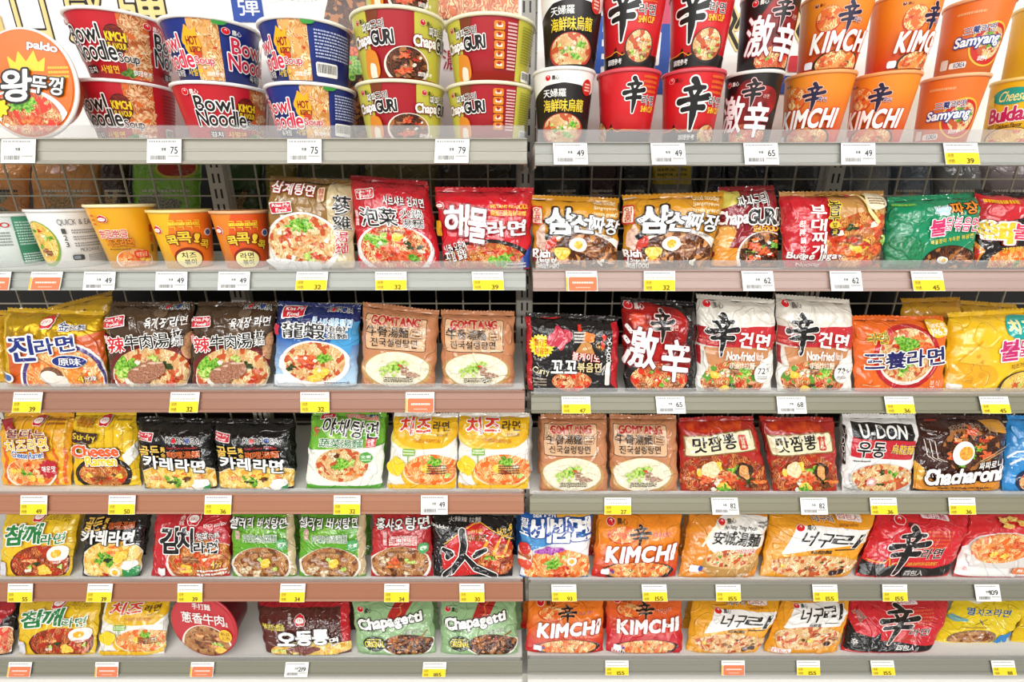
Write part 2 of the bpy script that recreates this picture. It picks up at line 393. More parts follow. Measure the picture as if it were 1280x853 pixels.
    def top(s, kd, x, y, a, b, sd, clip):
        R = random.Random(sd); m = s.kind; ar = s.W / s.H; q = min(a * s.W, b * s.H)
        def bl(sc, e, c, c2=None, amp=.22, lobes=5, dx=0, dy=0):
            s.blob(x + dx * q / s.W, y + dy * q / s.H, sc * q / s.W, sc * e * q / s.H, mottle(c, c2, m) if c2 else c, R.randint(0, 9999), amp, clip=clip, lobes=lobes)
        if kd == 'g': bl(.17, .8, '#2f7a1e', '#86bd3a', .38, 8)
        elif kd == 'G': bl(.13, .8, '#8fbd3c', '#d5e48a', .25, 6)
        elif kd == 'L': bl(.34, .6, '#3c8f1f', '#a6d152', .3, 8)
        elif kd == 'r': bl(.14, .6, '#a81f12', '#e0552c', .3)
        elif kd == 'm': bl(.26, .6, '#6d3a22', '#a9714a', .2); bl(.2, .12, '#c99a72', None, .1, 3, 0, -.04)
        elif kd == 'p': bl(.24, .55, '#8f6450', '#c2a08a', .15); bl(.2, .1, '#dcc3ae', None, .1, 3, 0, .03)
        elif kd == 'e': bl(.28, .75, '#f7f2e6', None, .05, 3); bl(.15, .8, '#f0a21f', '#f8c545', .03, 3)
        elif kd == 'o': bl(.1, .8, '#fbf7ea', '#e4dcc0', .2)
        elif kd == 'c': bl(.2, .35, '#d8561a', '#f0924a', .25)
        elif kd == 'k': bl(.16, .5, '#1f2a14', '#3f5426', .3)
        elif kd == 's': bl(.18, .65, '#b08a5e', '#e6d2ac', .2); bl(.1, .5, '#efe2c6', None, .15, 4)
        elif kd == 'y': bl(.26, .7, '#eeb62c', '#f9da6a', .12, 4)
        elif kd == 'b': bl(.18, .6, '#43220f', '#7c4a26', .3)
        elif kd == 'x': bl(.24, .3, '#d2691e', '#f3c08a', .2, 4)
        elif kd == 'z': bl(.3, .5, '#c4381c', '#ea7a45', .3, 7)
    # -- brand marks
    def egg(s, u, v, r, txt=True, c='#d8121d', tc='#1c1815', w=2.6):         # red egg mark with two characters
        h = r * s.W / s.H * .9
        s.ell(u, v, r * 1.1, h * 1.1, '#fbf3ee', part='brand_emblem', cell=.0007); s.ell(u, v, r, h, c, part='brand_emblem', cell=.0007)
        s.ell(u + r * .02, v - h * .28, r * .3, h * .42, '#fbf3ee', 35, 'brand_emblem', .0006); s.ell(u - r * .06, v - h * .12, r * .22, h * .3, c, 35, 'brand_emblem', .0006)
        if txt: s.t(u + r * 1.5, v - h * .75, u + r * (1.5 + w), v + h * .85, '農心', tc, part='brand_emblem', res=24)
    def otg(s, u, v, r):                                                     # red scalloped emblem
        h = r * s.W / s.H
        L = [(0, .12, .8)] + [(.62 * math.cos(q), .12 + .62 * math.sin(q), .42) for q in (0, .8, 2.34, 3.14, 3.9, 5.5)] + [(0, -.62, .38)]
        for x, y, q in L: s.ell(u + x * r, v + y * h, (q + .1) * r, (q + .1) * h, '#fdf6ee', part='brand_emblem', cell=.0007)
        for x, y, q in L: s.ell(u + x * r, v + y * h, q * r, q * h, '#d01a2c', part='brand_emblem', cell=.0007)
        s.ell(u, v + h * .14, r * .84, h * .5, '#fdf6ee', part='brand_emblem', cell=.0006); s.t(u - r * .56, v - h * .1, u + r * .56, v + h * .36, '오뚜기', '#d01a2c', part='brand_emblem', res=20, b=.02)
    def myfood(s, u, v, w_, rot=-8):
        h = w_ * s.W / s.H * .5
        s.box(u - w_ / 2, v - h / 2, u + w_ / 2, v + h / 2, '#fbf5f0', .001, 'brand_emblem', rot)
        s.box(u - w_ * .47, v - h * .43, u + w_ * .47, v + h * .43, '#c81f30', .001, 'brand_emblem', rot)
        s.t(u - w_ * .4, v - h * .36, u + w_ * .4, v - h * .02, 'Kiss My', '#fdf6f2', rot=rot, part='brand_emblem', res=18)
        s.t(u - w_ * .25, v + h * .06, u + w_ * .25, v + h * .34, 'Food', '#fdf6f2', rot=rot, part='brand_emblem', res=18)
    def korm(s, u0, v0, u1, v1, rot=3):
        s.t(u0, v0, u1, v1, 'KORMOSA', '#1a1613', '#fdfaf5', .1, .04, rot=rot, part='brand_emblem', res=24)
        hh = (v1 - v0) * .42; rr = hh * s.H / s.W; cu = u0 + (u1 - u0) * .6; 
        s.ell(u0 + (u1 - u0) * .235, (v0 + v1) / 2, rr, hh, '#d5202c', part='brand_emblem', cell=.0005); s.ell(cu + .05 * (u1 - u0), (v0 + v1) / 2, rr, hh, '#23438f', part='brand_emblem', cell=.0005)

SOUPS = {'red': ('#b9481d', '#f2cf94', '#d8321c'), 'orange': ('#dd8436', '#f8dfa4', '#e36a28'), 'brown': ('#3f1d0e', '#8e5228', '#c98a4e'), 'mix': ('#b9481d', '#f2cf94', '#5f9a34'),
         'white': ('#e6dabb', '#f8f1dc', '#efe6c8'), 'yellow': ('#d3a035', '#f8e29a', '#efc458'), 'beef': ('#cf9a5c', '#f3e0b2', '#c0552c'), 'dark': ('#7c2212', '#e08a4c', '#b0301a'),
         'rare': ('#a4501f', '#e6a85a', '#c43a1c'), 'jja': ('#2c140b', '#6e3c1d', '#a86a34'), 'broth': ('#a4683a', '#cda06a', '#7a4424'), 'curry': ('#e3bc52', '#f9e9ac', '#e0a23a')}
SHIN = [[(.47, 0, 0.075), (.58, .1, 0.0525)], [(.2, .18, 0.045), (.5, .15, 0.0525), (.8, .15, 0.045)], [(.37, .22, 0.045), (.43, .33, 0.0375)], [(.66, .2, 0.0525), (.55, .33, 0.0375)],
        [(.04, .42, 0.075), (.3, .385, 0.0525), (.7, .37, 0.06), (.97, .33, 0.075)], [(.16, .585, 0.0525), (.5, .55, 0.0525), (.84, .55, 0.0675)], [(.52, .36, 0.075), (.51, .7, 0.075), (.47, 1, 0.03)]]
HWA = [[(.40, .02, 0.075), (.43, .3, 0.0825), (.38, .6, 0.075), (.22, .85, 0.0675), (.06, .97, 0.045)], [(.44, .55, 0.045), (.62, .82, 0.075), (.97, .98, 0.045)], [(.08, .42, 0.045), (.2, .5, 0.075), (.14, .58, 0.0525)], [(.8, .42, 0.045), (.66, .5, 0.0675), (.6, .56, 0.045)]]
# ---------------------------------------------------------------- the shelf rack
RAIL = {(1, 0): (173, 205), (2, 0): (338, 362.5), (3, 0): (487.5, 514.5), (4, 0): (616, 641), (5, 0): (726, 750), (6, 0): (824, 843),
        (1, 1): (178, 207), (2, 1): (337, 363.6), (3, 1): (493, 515.5), (4, 1): (619, 641), (5, 1): (727, 749), (6, 1): (822, 841)}
ZT = {k: onY(640, v[0], 0).z for k, v in RAIL.items()}; ZB = {k: onY(640, v[1], -.013).z for k, v in RAIL.items()}
DECK = {k: z - .002 for k, z in ZT.items()}
BACK = .28
BX = {0: (-1.285, .0225), 1: (.0345, 1.345)}
RC = {(1, 0): '#c9c4b4', (1, 1): '#c6c5bd', (2, 0): '#c3c5bd', (2, 1): '#d0b1a6', (3, 0): '#c08b73', (3, 1): '#b0ac92', (4, 0): '#bd8264', (4, 1): '#aaa58a', (5, 0): '#b67a5c', (5, 1): '#a39f8c', (6, 0): '#a3a18d', (6, 1): '#a5a394'}
WORD = {1: 'top', 2: 'second', 3: 'third', 4: 'fourth', 5: 'fifth', 6: 'lowest'}
SIDE = {0: 'left', 1: 'right'}
CLEAR, N_, L_, P_ = new_mat('clear_acrylic')
N_.remove(P_); tr_ = N_.new('ShaderNodeBsdfTransparent'); gl_ = N_.new('ShaderNodeBsdfGlossy'); df_ = N_.new('ShaderNodeBsdfTranslucent'); d2_ = N_.new('ShaderNodeBsdfDiffuse')
m1_ = N_.new('ShaderNodeMixShader'); m2_ = N_.new('ShaderNodeMixShader'); m3_ = N_.new('ShaderNodeMixShader'); gl_.inputs['Roughness'].default_value = .3
m3_.inputs[0].default_value = .8; m1_.inputs[0].default_value = .17; m2_.inputs[0].default_value = .1; tr_.inputs[0].default_value = (.97, .98, .98, 1)
L_.new(df_.outputs[0], m3_.inputs[1]); L_.new(d2_.outputs[0], m3_.inputs[2]); L_.new(tr_.outputs[0], m1_.inputs[1]); L_.new(m3_.outputs[0], m1_.inputs[2]); L_.new(m1_.outputs[0], m2_.inputs[1]); L_.new(gl_.outputs[0], m2_.inputs[2])
L_.new(m2_.outputs[0], N_['Material Output'].inputs[0])
WHITE = film('#ece9e2', 'enamel'); BEIGE = film('#b9b1a2', 'enamel'); DARK = film('#17130f', 'enamel')
def rail_at(k, f):                                       # point (y, z) on the rail face, f from its top to its bottom
    return -.0135 * f, ZT[k] + (ZB[k] - ZT[k]) * f
for k in RAIL:
    r, sd = k; x0, x1 = BX[sd]; zt, zb = ZT[k], ZB[k]; h = zt - zb
    rt = link('shelf', None, None, (0, .1, DECK[k] - .014))
    o = rt.location
    tag(rt, f'{WORD[r]} metal shelf of the {SIDE[sd]} bay with {"pinkish brown" if (r, sd) in ((3, 0), (4, 0), (5, 0), (2, 1)) else "silver grey"} price rail', 'shelf', 'shelves of the noodle rack')
    off = tuple(-c for c in o)
    deck = [(x0, .004, DECK[k] - .014, x1, BACK - .006, DECK[k])]
    V, F = boxes(deck); mesh_py('deck', V, F, WHITE, rt, off)
    V, F = boxes([(x0, .006, DECK[k] - .034, x0 + .003, BACK - .02, DECK[k] - .0142), (x1 - .003, .006, DECK[k] - .034, x1, BACK - .02, DECK[k] - .0142), (x0, .006, zb + .001, x1, .009, DECK[k] - .0142)])
    mesh_py('bracket', V, F, BEIGE, rt, off)
    pr = [(0, -.0045), (.045, -.0058), (.07, -.002), (.13, -.0008), (.42, -.0012), (.44, -.0022), (.5, -.0022), (.52, -.0012), (.86, -.0008), (.9, -.0035), (.96, -.005), (1, -.004)]
    prof = [(-.0135 * f + d, zt - h * f) for f, d in pr] + [(.0035, zb), (.0035, zt)]
    V, F = extrude_x(prof, x0, x1); mesh_py('price_rail', V, F, film(RC[k], 'plastic', {1: .6, 2: .67, 3: .64 - .1 * sd, 4: .78 - .16 * sd, 5: .78 - .2 * sd, 6: .64}[r]), rt, off)
    lh = {1: .0165, 2: .015, 3: .0135, 4: .012, 5: .014, 6: .014}[r]
    V, F = extrude_x([(-.0042, zt - .001), (-.0058, zt + lh), (-.0052, zt + lh + .0008), (-.0042, zt + lh), (-.0028, zt - .001)], x0 + .004, x1 - .004)
    mesh_py('clear_front_lip', V, F, CLEAR, rt, off)
BOT = ZB[6, 0]
for X, nm in ((-1.285, 0), (-.6275, 0), (.0285, 0), (.6855, 0), (1.342, 0)):
    rt = link('shelf_upright', None, None, (X, BACK + .015, BOT - .17)); o = rt.location; off = tuple(-c for c in o)
    tag(rt, {-1.285: 'beige slotted upright at the far left end of the rack', -.6275: 'beige slotted upright in the middle of the left bay', .0285: 'beige slotted upright where the two bays meet',
             .6855: 'beige slotted upright in the middle of the right bay', 1.342: 'beige slotted upright at the far right end of the rack'}[X], 'upright', 'slotted uprights of the rack')
    V, F = boxes([(X - .017, BACK, BOT - .17, X + .017, BACK + .03, .46)]); mesh_py('post', V, F, film('#d2ccc1', 'enamel'), rt, off)
    sl = []
    z = .44
    while z > BOT - .1:
        for dx in (-.0075, .0045): sl.append((X + dx, BACK - .0006, z - .019, X + dx + .004, BACK + .002, z))
        z -= .031
    V, F = boxes(sl); mesh_py('slots', V, F, DARK, rt, off)
for a, b, nm in ((-1.267, -.6455, 'outer panel of the left bay'), (-.6095, .0105, 'inner panel of the left bay'), (.0465, .6675, 'inner panel of the right bay'), (.7035, 1.324, 'outer panel of the right bay')):
    z0, z1 = BOT - .02, .40; L = []
    n = max(1, round((b - a) / .0652)); 
    for i in range(n + 1):
        x = a + (b - a) * i / n; L.append((x - .0016, BACK + .01, z0, x + .0016, BACK + .0132, z1))
    z = z1
    while z > z0: L.append((a, BACK + .0068, z - .0016, b, BACK + .01, z + .0016)); z -= .034
    V, F = boxes(L); o = mesh_py('wire_grid_panel', V, F, film('#c3b9a6', 'enamel'))
    tag(o, f'beige wire grid back, {nm}', 'wire grid', 'wire grid backs of the rack')
V, F = boxes([(-1.3, .01, BOT - .17, 1.36, BACK - .002, BOT - .03), (-1.3, -.018, BOT - .17, .0225, .0095, BOT - .009), (.0345, -.018, BOT - .17, 1.36, .0095, BOT - .009)])
tag(mesh_py('base_plinth', V, F, WHITE), 'white metal plinth under the lowest shelves', 'plinth')
FLOOR = BOT - .17
o = mesh_py('floor', [(-4, -4, FLOOR), (4, -4, FLOOR), (4, 3, FLOOR), (-4, 3, FLOOR)], [(0, 1, 2, 3)], film('#d6d0c6', 'plastic')); o['kind'] = 'structure'
V, F = boxes([(-3.2, .68, FLOOR, 3.2, .70, .3)]); o = mesh_py('dark_backing', V, F, film('#120d09', 'paper')); o['kind'] = 'structure'  # added dark sheet, keeps the depth behind the grid in shade
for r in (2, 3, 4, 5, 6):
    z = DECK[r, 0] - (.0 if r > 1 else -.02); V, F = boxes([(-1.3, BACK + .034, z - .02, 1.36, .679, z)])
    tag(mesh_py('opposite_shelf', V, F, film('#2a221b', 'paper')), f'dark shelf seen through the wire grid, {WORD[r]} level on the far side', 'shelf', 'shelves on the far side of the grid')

# ---------------------------------------------------------------- price tags
TAGN = [0]
def price_tag(px, k, style, num, what):
    r, sd = k; y0, z0 = rail_at(k, .06); y1, z1 = rail_at(k, .95)
    f0, f1 = .05, .97
    a = Vector((0, -.0135 * f0 - .0062, ZT[k] + (ZB[k] - ZT[k]) * f0)); b = Vector((0, -.0135 * f1 - .0072, ZT[k] + (ZB[k] - ZT[k]) * f1))
    zc = (a.z + b.z) / 2; xc = xat(px, -.012, zc); hw = .0255
    R = random.Random(int(px * 7 + r)); tw = R.uniform(-.0012, .0012)
    G = np.array([[[xc - hw + tw * (1 - 2 * v), a.y + (b.y - a.y) * v, a.z + (b.z - a.z) * v] , [xc + hw + tw * (1 - 2 * v), a.y + (b.y - a.y) * v, a.z + (b.z - a.z) * v]] for v in (0, .5, 1)])
    base = np.array([xc, b.y, b.z]); G = G - base
    Vv = [tuple(p) for p in (G[0, 0], G[0, 1], G[2, 1], G[2, 0])]; bk = [(x, y + .0008, z) for x, y, z in Vv]
    col = {'Y': 'yellow and white', 'W': 'white', 'O': 'orange and white'}[style]
    rt = mesh_py('price_tag', Vv + bk, [(0, 3, 2, 1), (4, 5, 6, 7), (0, 1, 5, 4), (1, 2, 6, 5), (2, 3, 7, 6), (3, 0, 4, 7)], film('#f6f4f0', 'paper'), None, base)
    tag(rt, f'{col} price tag' + (f' reading {num}' if num else '') + f' below {what}', 'price tag', f'price tags on the {WORD[r]} shelf of the {SIDE[sd]} bay')
    p = Pack(rt, G, np.array([0., 1]), np.array([0, .5, 1.]), 2 * hw, (a - b).length, 'paper'); p.k = -3
    p.lines(.05, .05, .85, .16, 1, '#8a8886', 'small_lettering', int(px))
    if style == 'Y':
        p.box(0, .45, 1, 1, '#f3d820', .0003, 'yellow_band'); p.lines(.08, .28, .95, .38, 1, '#b9b096', 'small_lettering', int(px) + 2)
        p.t(.07, .5, .25, .68, '原價', '#8a7420', part='price_lettering', b=.0); p.t(.07, .76, .26, .94, '特價', '#8a7420', part='price_lettering', b=.0); p.t(.95 - .11 * len(num) - .12, .72, .82, .95, num, '#5a4c10', part='price_lettering', b=.03)
    elif style == 'W':
        p.t(.42, .36, .56, .5, '售價', '#4c4a46', part='price_lettering', b=.02)
        if num: p.t(.93 - .12 * len(num), .33, .9, .62, num, '#3c3b3a', part='price_lettering', b=.03)
        p.bars(.08, .66, .6, .95, int(px)); p.lines(.62, .66, .95, .8, 1, '#b5b3af')
    else:
        p.box(.08, .3, .98, 1, '#df7a50', .0003, 'orange_sticker'); p.box(0, .3, .06, 1, '#f0c03a', .0002, 'yellow_band'); p.lines(.2, .5, .86, .68, 1, '#fbe3d6', 'small_lettering', int(px)); p.lines(.3, .78, .76, .88, 1, '#f3c7b4', 'small_lettering', int(px) + 1)
    p.done()

# ---------------------------------------------------------------- packets
def pack_bag(design, label, tl, tr, xbr, xbl, k, base='#d0202a', T=.03, y0=.004, lean=.02, seal='t', kind='film', group=None, seed=None, wr=1.0, back=.5, name='noodle_packet', cat='noodle packet', zfloor=None, round_=4.6, lift=.0):
    zd = (DECK[k] if zfloor is None else zfloor) + .0012 + lift
    r_ = k[0] if k else 3
    lean = lean + (0, 0, 0, .006, .016, .03, .038)[r_]; T = T * (1, 1, 1, .95, .9, .85, .85)[r_]
    yb = y0 + T * .35; yt = y0 + T + lean
    TL = onY(*tl, yt); TR = onY(*tr, yt)
    if k and k[0] > 1:
        zmax = DECK[k[0] - 1, k[1]] - .019
        TL.z = min(TL.z, zmax); TR.z = min(TR.z, zmax)
    BL = Vector((xat(xbl, yb, zd), yb, zd)); BR = Vector((xat(xbr, yb, zd), yb, zd))
    R = random.Random(seed if seed is not None else int(tl[0] * 13 + tl[1] * 7)); rs = np.random.RandomState(R.randint(0, 99999))
    if seal:
        sh = .009; 
        STL, STR = TL.copy(), TR.copy(); TL = TL + (BL - TL).normalized() * sh; TR = TR + (BR - TR).normalized() * sh
    W = ((TR - TL).length + (BR - BL).length) / 2; H = ((BL - TL).length + (BR - TR).length) / 2
    nu = int(np.clip(W / .0023, 30, 90)); nv = int(np.clip(H / .0023, 26, 80))
    tt = np.linspace(0, 1, nu + 1); us = .55 * tt + .45 * (.5 - .5 * np.cos(np.pi * tt)); tt = np.linspace(0, 1, nv + 1); vs = .55 * tt + .45 * (.5 - .5 * np.cos(np.pi * tt))
    U, Vv = np.meshgrid(us, vs)
    bil = lambda U, V: (np.array(TL) * ((1 - U) * (1 - V))[..., None] + np.array(TR) * (U * (1 - V))[..., None] + np.array(BL) * ((1 - U) * V)[..., None] + np.array(BR) * (U * V)[..., None])
    P0 = bil(U, Vv)
    # outline: slightly pinched sides, wobbling edges
    ph = rs.uniform(0, 6.28, 6); wob = .0011 * wr * (np.sin(Vv * 17 + ph[0]) + .6 * np.sin(Vv * 31 + ph[1]))
    P0[..., 0] += wob * (np.abs(2 * U - 1) ** 3)
    P0[..., 2] += .0012 * wr * np.sin(U * 19 + ph[2]) * (1 - Vv) ** 4
    eu = (1 - np.abs(2 * U - 1) ** (round_ + .6)); e_v = (1 - np.abs(2 * Vv - 1) ** np.where(Vv > .5, 14., round_))
    prof = np.clip(eu, 0, 1) ** .62 * np.clip(e_v, 0, 1) ** .58
    low = .07 * np.sin(U * 5 + ph[3]) * np.sin(Vv * 4.2 + ph[4]) + .05 * np.sin(U * 9 + Vv * 7 + ph[5])
    TV = T * (1 - .65 * Vv); hgt = TV * prof * (1 + .6 * low)
    X, Y = U * W, Vv * H; wf = np.zeros_like(X)
    for _ in range(int(28 * wr)):                        # creases running in from the edges
        side = R.random(); L = R.uniform(.018, .05); sg = R.uniform(.0016, .0038); am = R.uniform(.0009, .0026) * R.choice((-1, 1, 1))
        if side < .5: a = (R.uniform(.02, .98) * W, R.choice((.04, .04, .96)) * H); an = (1.57 if a[1] < H / 2 else -1.57) + R.uniform(-.75, .75)
        else: a = (R.choice((.03, .97)) * W, R.uniform(.05, .95) * H); an = (0 if a[0] < W / 2 else 3.14) + R.uniform(-.8, .8)
        dx, dy = math.cos(an), math.sin(an); s_ = (X - a[0]) * dx + (Y - a[1]) * dy; q = -(X - a[0]) * dy + (Y - a[1]) * dx + .003 * np.sin(s_ * 120 + am * 9999)
        wf += am * np.exp(-(q / sg) ** 2) * np.clip(1 - np.abs(s_ / L - .3) / .8, 0, 1)
    smooth = hgt; hgt = hgt + wr * wf * np.clip(prof * 1.6, 0, 1)
    G = P0.copy(); G[..., 1] -= hgt
    Gb = P0.copy(); Gb[..., 1] += T * back * prof
    base_pt = np.array([(BL.x + BR.x) / 2, yb, zd])
    rt = link(name, None, None, base_pt); tag(rt, label, cat, group)
    G -= base_pt; Gb -= base_pt
    n1, n2 = nv + 1, nu + 1; idx = np.arange(n1 * n2).reshape(n1, n2); idb = idx + n1 * n2
    q = np.stack([idx[:-1, :-1], idx[1:, :-1], idx[1:, 1:], idx[:-1, 1:]], -1).reshape(-1, 4); qb = np.stack([idb[:-1, :-1], idb[:-1, 1:], idb[1:, 1:], idb[1:, :-1]], -1).reshape(-1, 4)
    rim = [idx[0, :], idx[:, -1], idx[-1, ::-1], idx[::-1, 0]]; e = np.concatenate([r_[:-1] for r_ in rim]); e2 = np.roll(e, -1)
    qe = np.stack([e, e2, e2 + n1 * n2, e + n1 * n2], -1)
    Q = np.concatenate([q, qb, qe[:, ::-1]]); T3 = np.concatenate([Q[:, [0, 1, 2]], Q[:, [0, 2, 3]]])
    VV = np.concatenate([G.reshape(-1, 3), Gb.reshape(-1, 3)]); uv = np.stack([U, Vv], -1).reshape(-1, 2); uv = np.concatenate([uv, uv])
    p = Pack(rt, G, us, vs, W, H, kind); p.floor = .0003
    Q = P0 - np.stack([0 * U, smooth, 0 * U], -1) - (0, -DIST, 0); dp = Q[..., 1] * CT - Q[..., 2] * ST; px = 640 + Q[..., 0] / dp * FPX; py = 426.5 - (Q[..., 1] * ST + Q[..., 2] * CT) / dp * FPX
    c_, m_ = px[int(nv * .4):int(nv * .7)].mean(0), py[:, int(nu * .35):int(nu * .65)].mean(1); y_t = (tl[1] + tr[1]) / 2; mono = lambda a: np.maximum.accumulate(a + np.arange(len(a)) * 1e-6)
    p.warp = (mono((c_ - c_.min()) / (c_.max() - c_.min())), mono((m_ - min(y_t, m_.min())) / (m_.max() - min(y_t, m_.min()))))   # even spread of the print over the face seen from the aisle
    bm = film(base, kind) if isinstance(base, str) else base
    me = mesh_np('pouch', VV, T3, [bm], None, None, uv * (W, H), uv); p.body = link('pouch', me, rt)
    if seal:
        m = 44; A = []; sb = {'t': .35, 'T': 0}.get(seal, .35)
        for j in range(4):
            f = j / 3
            for i in range(m + 1):
                u = i / m; a = TL.lerp(TR, u); b_ = STL.lerp(STR, u); z_ = (.0018 if i % 2 else 0) if j == 3 else 0
                q_ = a.lerp(b_, f); wv = .0022 * math.sin(u * 9 + ph[0]) * f + .0009 * math.sin(u * 40 + ph[1]) * f
                A.append((q_.x - base_pt[0], q_.y - base_pt[1] + wv + .0003 * (-1) ** j + sb * .006 * f, q_.z - base_pt[2] - z_))
        F = [(j * (m + 1) + i, j * (m + 1) + i + 1, (j + 1) * (m + 1) + i + 1, (j + 1) * (m + 1) + i) for j in range(3) for i in range(m)]
        o = mesh_py('top_seal', A, F, bm, rt, smooth=False)
        sm = o.modifiers.new('film', 'SOLIDIFY'); sm.thickness = .0006
        me = o.data
        for nm in ('metres', 'print'):
            l = me.uv_layers.new(name=nm); l.data.foreach_set('uv', np.zeros(len(me.loops) * 2, np.float32))
    design(p); p.done()
    return rt, p

def pack_cup(design, label, xr, yr, wpx, taper, Yc, zb, base, h=None, lidcol='#f4f1ea', group=None, rimcol='#f6f3ee', ytop=True, r=None, xb=None, name='noodle_cup', cat='noodle cup'):
    """round cup: xr, yr pixel of the rim's front middle; wpx its width in pixels"""
    if h is None:
        zt = onY(xr, yr, Yc).z
        for _ in range(3):
            dep = (Yc + DIST) * CT - zt * ST; rr = wpx / 2 * dep / FPX; rr /= math.sqrt(1 + (xat(xr, Yc, zt) / (Yc + DIST)) ** 2); zt = onY(xr, yr, Yc - rr).z
        h = zt - zb
    else:
        rr = r; zt = zb + h
    if xb is not None: xc = xat(xb, Yc, zb)
    else: xc = xat(xr, Yc, zt)
    rb = rr * taper; base_pt = (xc, Yc, zb)
    rt = link(name, None, None, base_pt); tag(rt, label, cat, group)
    bm = film(base, 'cup') if isinstance(base, str) else base
    rbody = rr * .965
    prof = [(0.001, .004), (rb * .9, .004), (rb * .93, 0), (rb, 0), (rb + (rbody - rb) * .5, h * .5), (rbody, h - .003)]
    V, F = lathe(prof); me_o = mesh_py('cup_body', V, F, bm, rt, smooth=True)
    V, F = lathe([(rbody * .99, h - .0045), (rr * .995, h - .0048), (rr * 1.012, h - .0032), (rr * 1.012, h - .0012), (rr, h), (rr * .97, h)]); mesh_py('rim', V, F, film(rimcol, 'cup'), rt, smooth=True)
    V, F = lathe([(.0005, h - .0008), (rr * .9, h - .0008), (rr * .975, h - .0004)]); mesh_py('paper_lid', V, F, film(lidcol, 'cup'), rt)
    a0 = math.atan2(-xc, DIST + Yc)                      # the print faces the aisle; u .5 looks towards the aisle's middle
    us = np.linspace(0, 1, 61); vs = np.linspace(0, 1, 9); U, Vv = np.meshgrid(us, vs)
    A = (U - .5) * math.pi + a0; z = h - .004 - (h - .006) * Vv; rad = rb + (rbody - rb) * (z / (h - .003))
    G = np.stack([rad * np.sin(A), -rad * np.cos(A), z], -1)
    p = Pack(rt, G, us, vs, math.pi * (rr + rb) / 2, math.hypot(h - .006, rr - rb), 'cup')
    p.body = me_o
    if isinstance(bm, bpy.types.Material) and not isinstance(base, str):   # blended ground colour: as a printed wrap
        p.box(0, 0, 1, 1, base, .0001, 'printed_wrap')
        me_o.data.materials[0] = film('#e07028', 'cup')
    design(p); p.done()
    return zt, xc, rr, h
# ---------------------------------------------------------------- printed designs (u right, v down, fractions of the pack face)
W_, K_ = '#fbf8f2', '#181412'
def d_none(p): pass
# cups of the top shelf
def d_kimchibowl(p, sh=0, back=False):
    for x in (sh, sh + .63):
        if back and x > sh: p.lines(.96 + sh, .1, 1.12 + sh, .62, 9, '#8f1620'); p.bars(.97 + sh, .7, 1.06 + sh, .92); continue
        p.box(.70 + x, 0, .90 + x, 1, soup('#b0521f', '#f4c890', '#dc6c30', 1.1, 'cup'), .0002, 'food_picture')
        for i, (u, v) in enumerate(((.78, .15), (.84, .28), (.86, .5), (.79, .55), (.83, .75))): p.blob(u + x, v, .05, .06, mottle('#d8803a', '#f6dcb0', 'cup'), i, .3)
        p.blob(.72 + x, .9, .05, .08, mottle('#2f5a1e', '#6a9a3a', 'cup'), 4, .3)
        p.ell(.667 + x, .40, .075, .215, '#3c0e0a'); p.ell(.667 + x, .36, .068, .16, mottle('#5a1410', '#8a2a1a', 'cup'), part='food_picture'); p.t(.605 + x, .30, .735 + x, .43, 'KIMCHI', '#f4d522', '#6c1a12', .05, .06, part='small_lettering'); p.t(.61 + x, .46, .73 + x, .55, 'FLAVOUR', '#f4d522', '#6c1a12', .05, .05, part='small_lettering')
        p.t(.30 + x, .20, .57 + x, .46, 'Bowl', K_, W_, .11, .03, res=30); p.t(.29 + x, .44, .65 + x, .72, 'Noodle', K_, W_, .11, .03); p.t(.66 + x, .60, .80 + x, .78, 'Soup', K_, W_, .1, .03)
        p.egg(.25 + x, .13, .025, tc=W_); p.box(.36 + x, .80, .47 + x, .92, '#241d1a', .001); p.t(.37 + x, .82, .46 + x, .91, '김치', W_); p.t(.50 + x, .80, .64 + x, .92, '사발면', '#f1c928'); p.t(.74 + x, .84, .88 + x, .93, '調理參考', W_, b=.02)
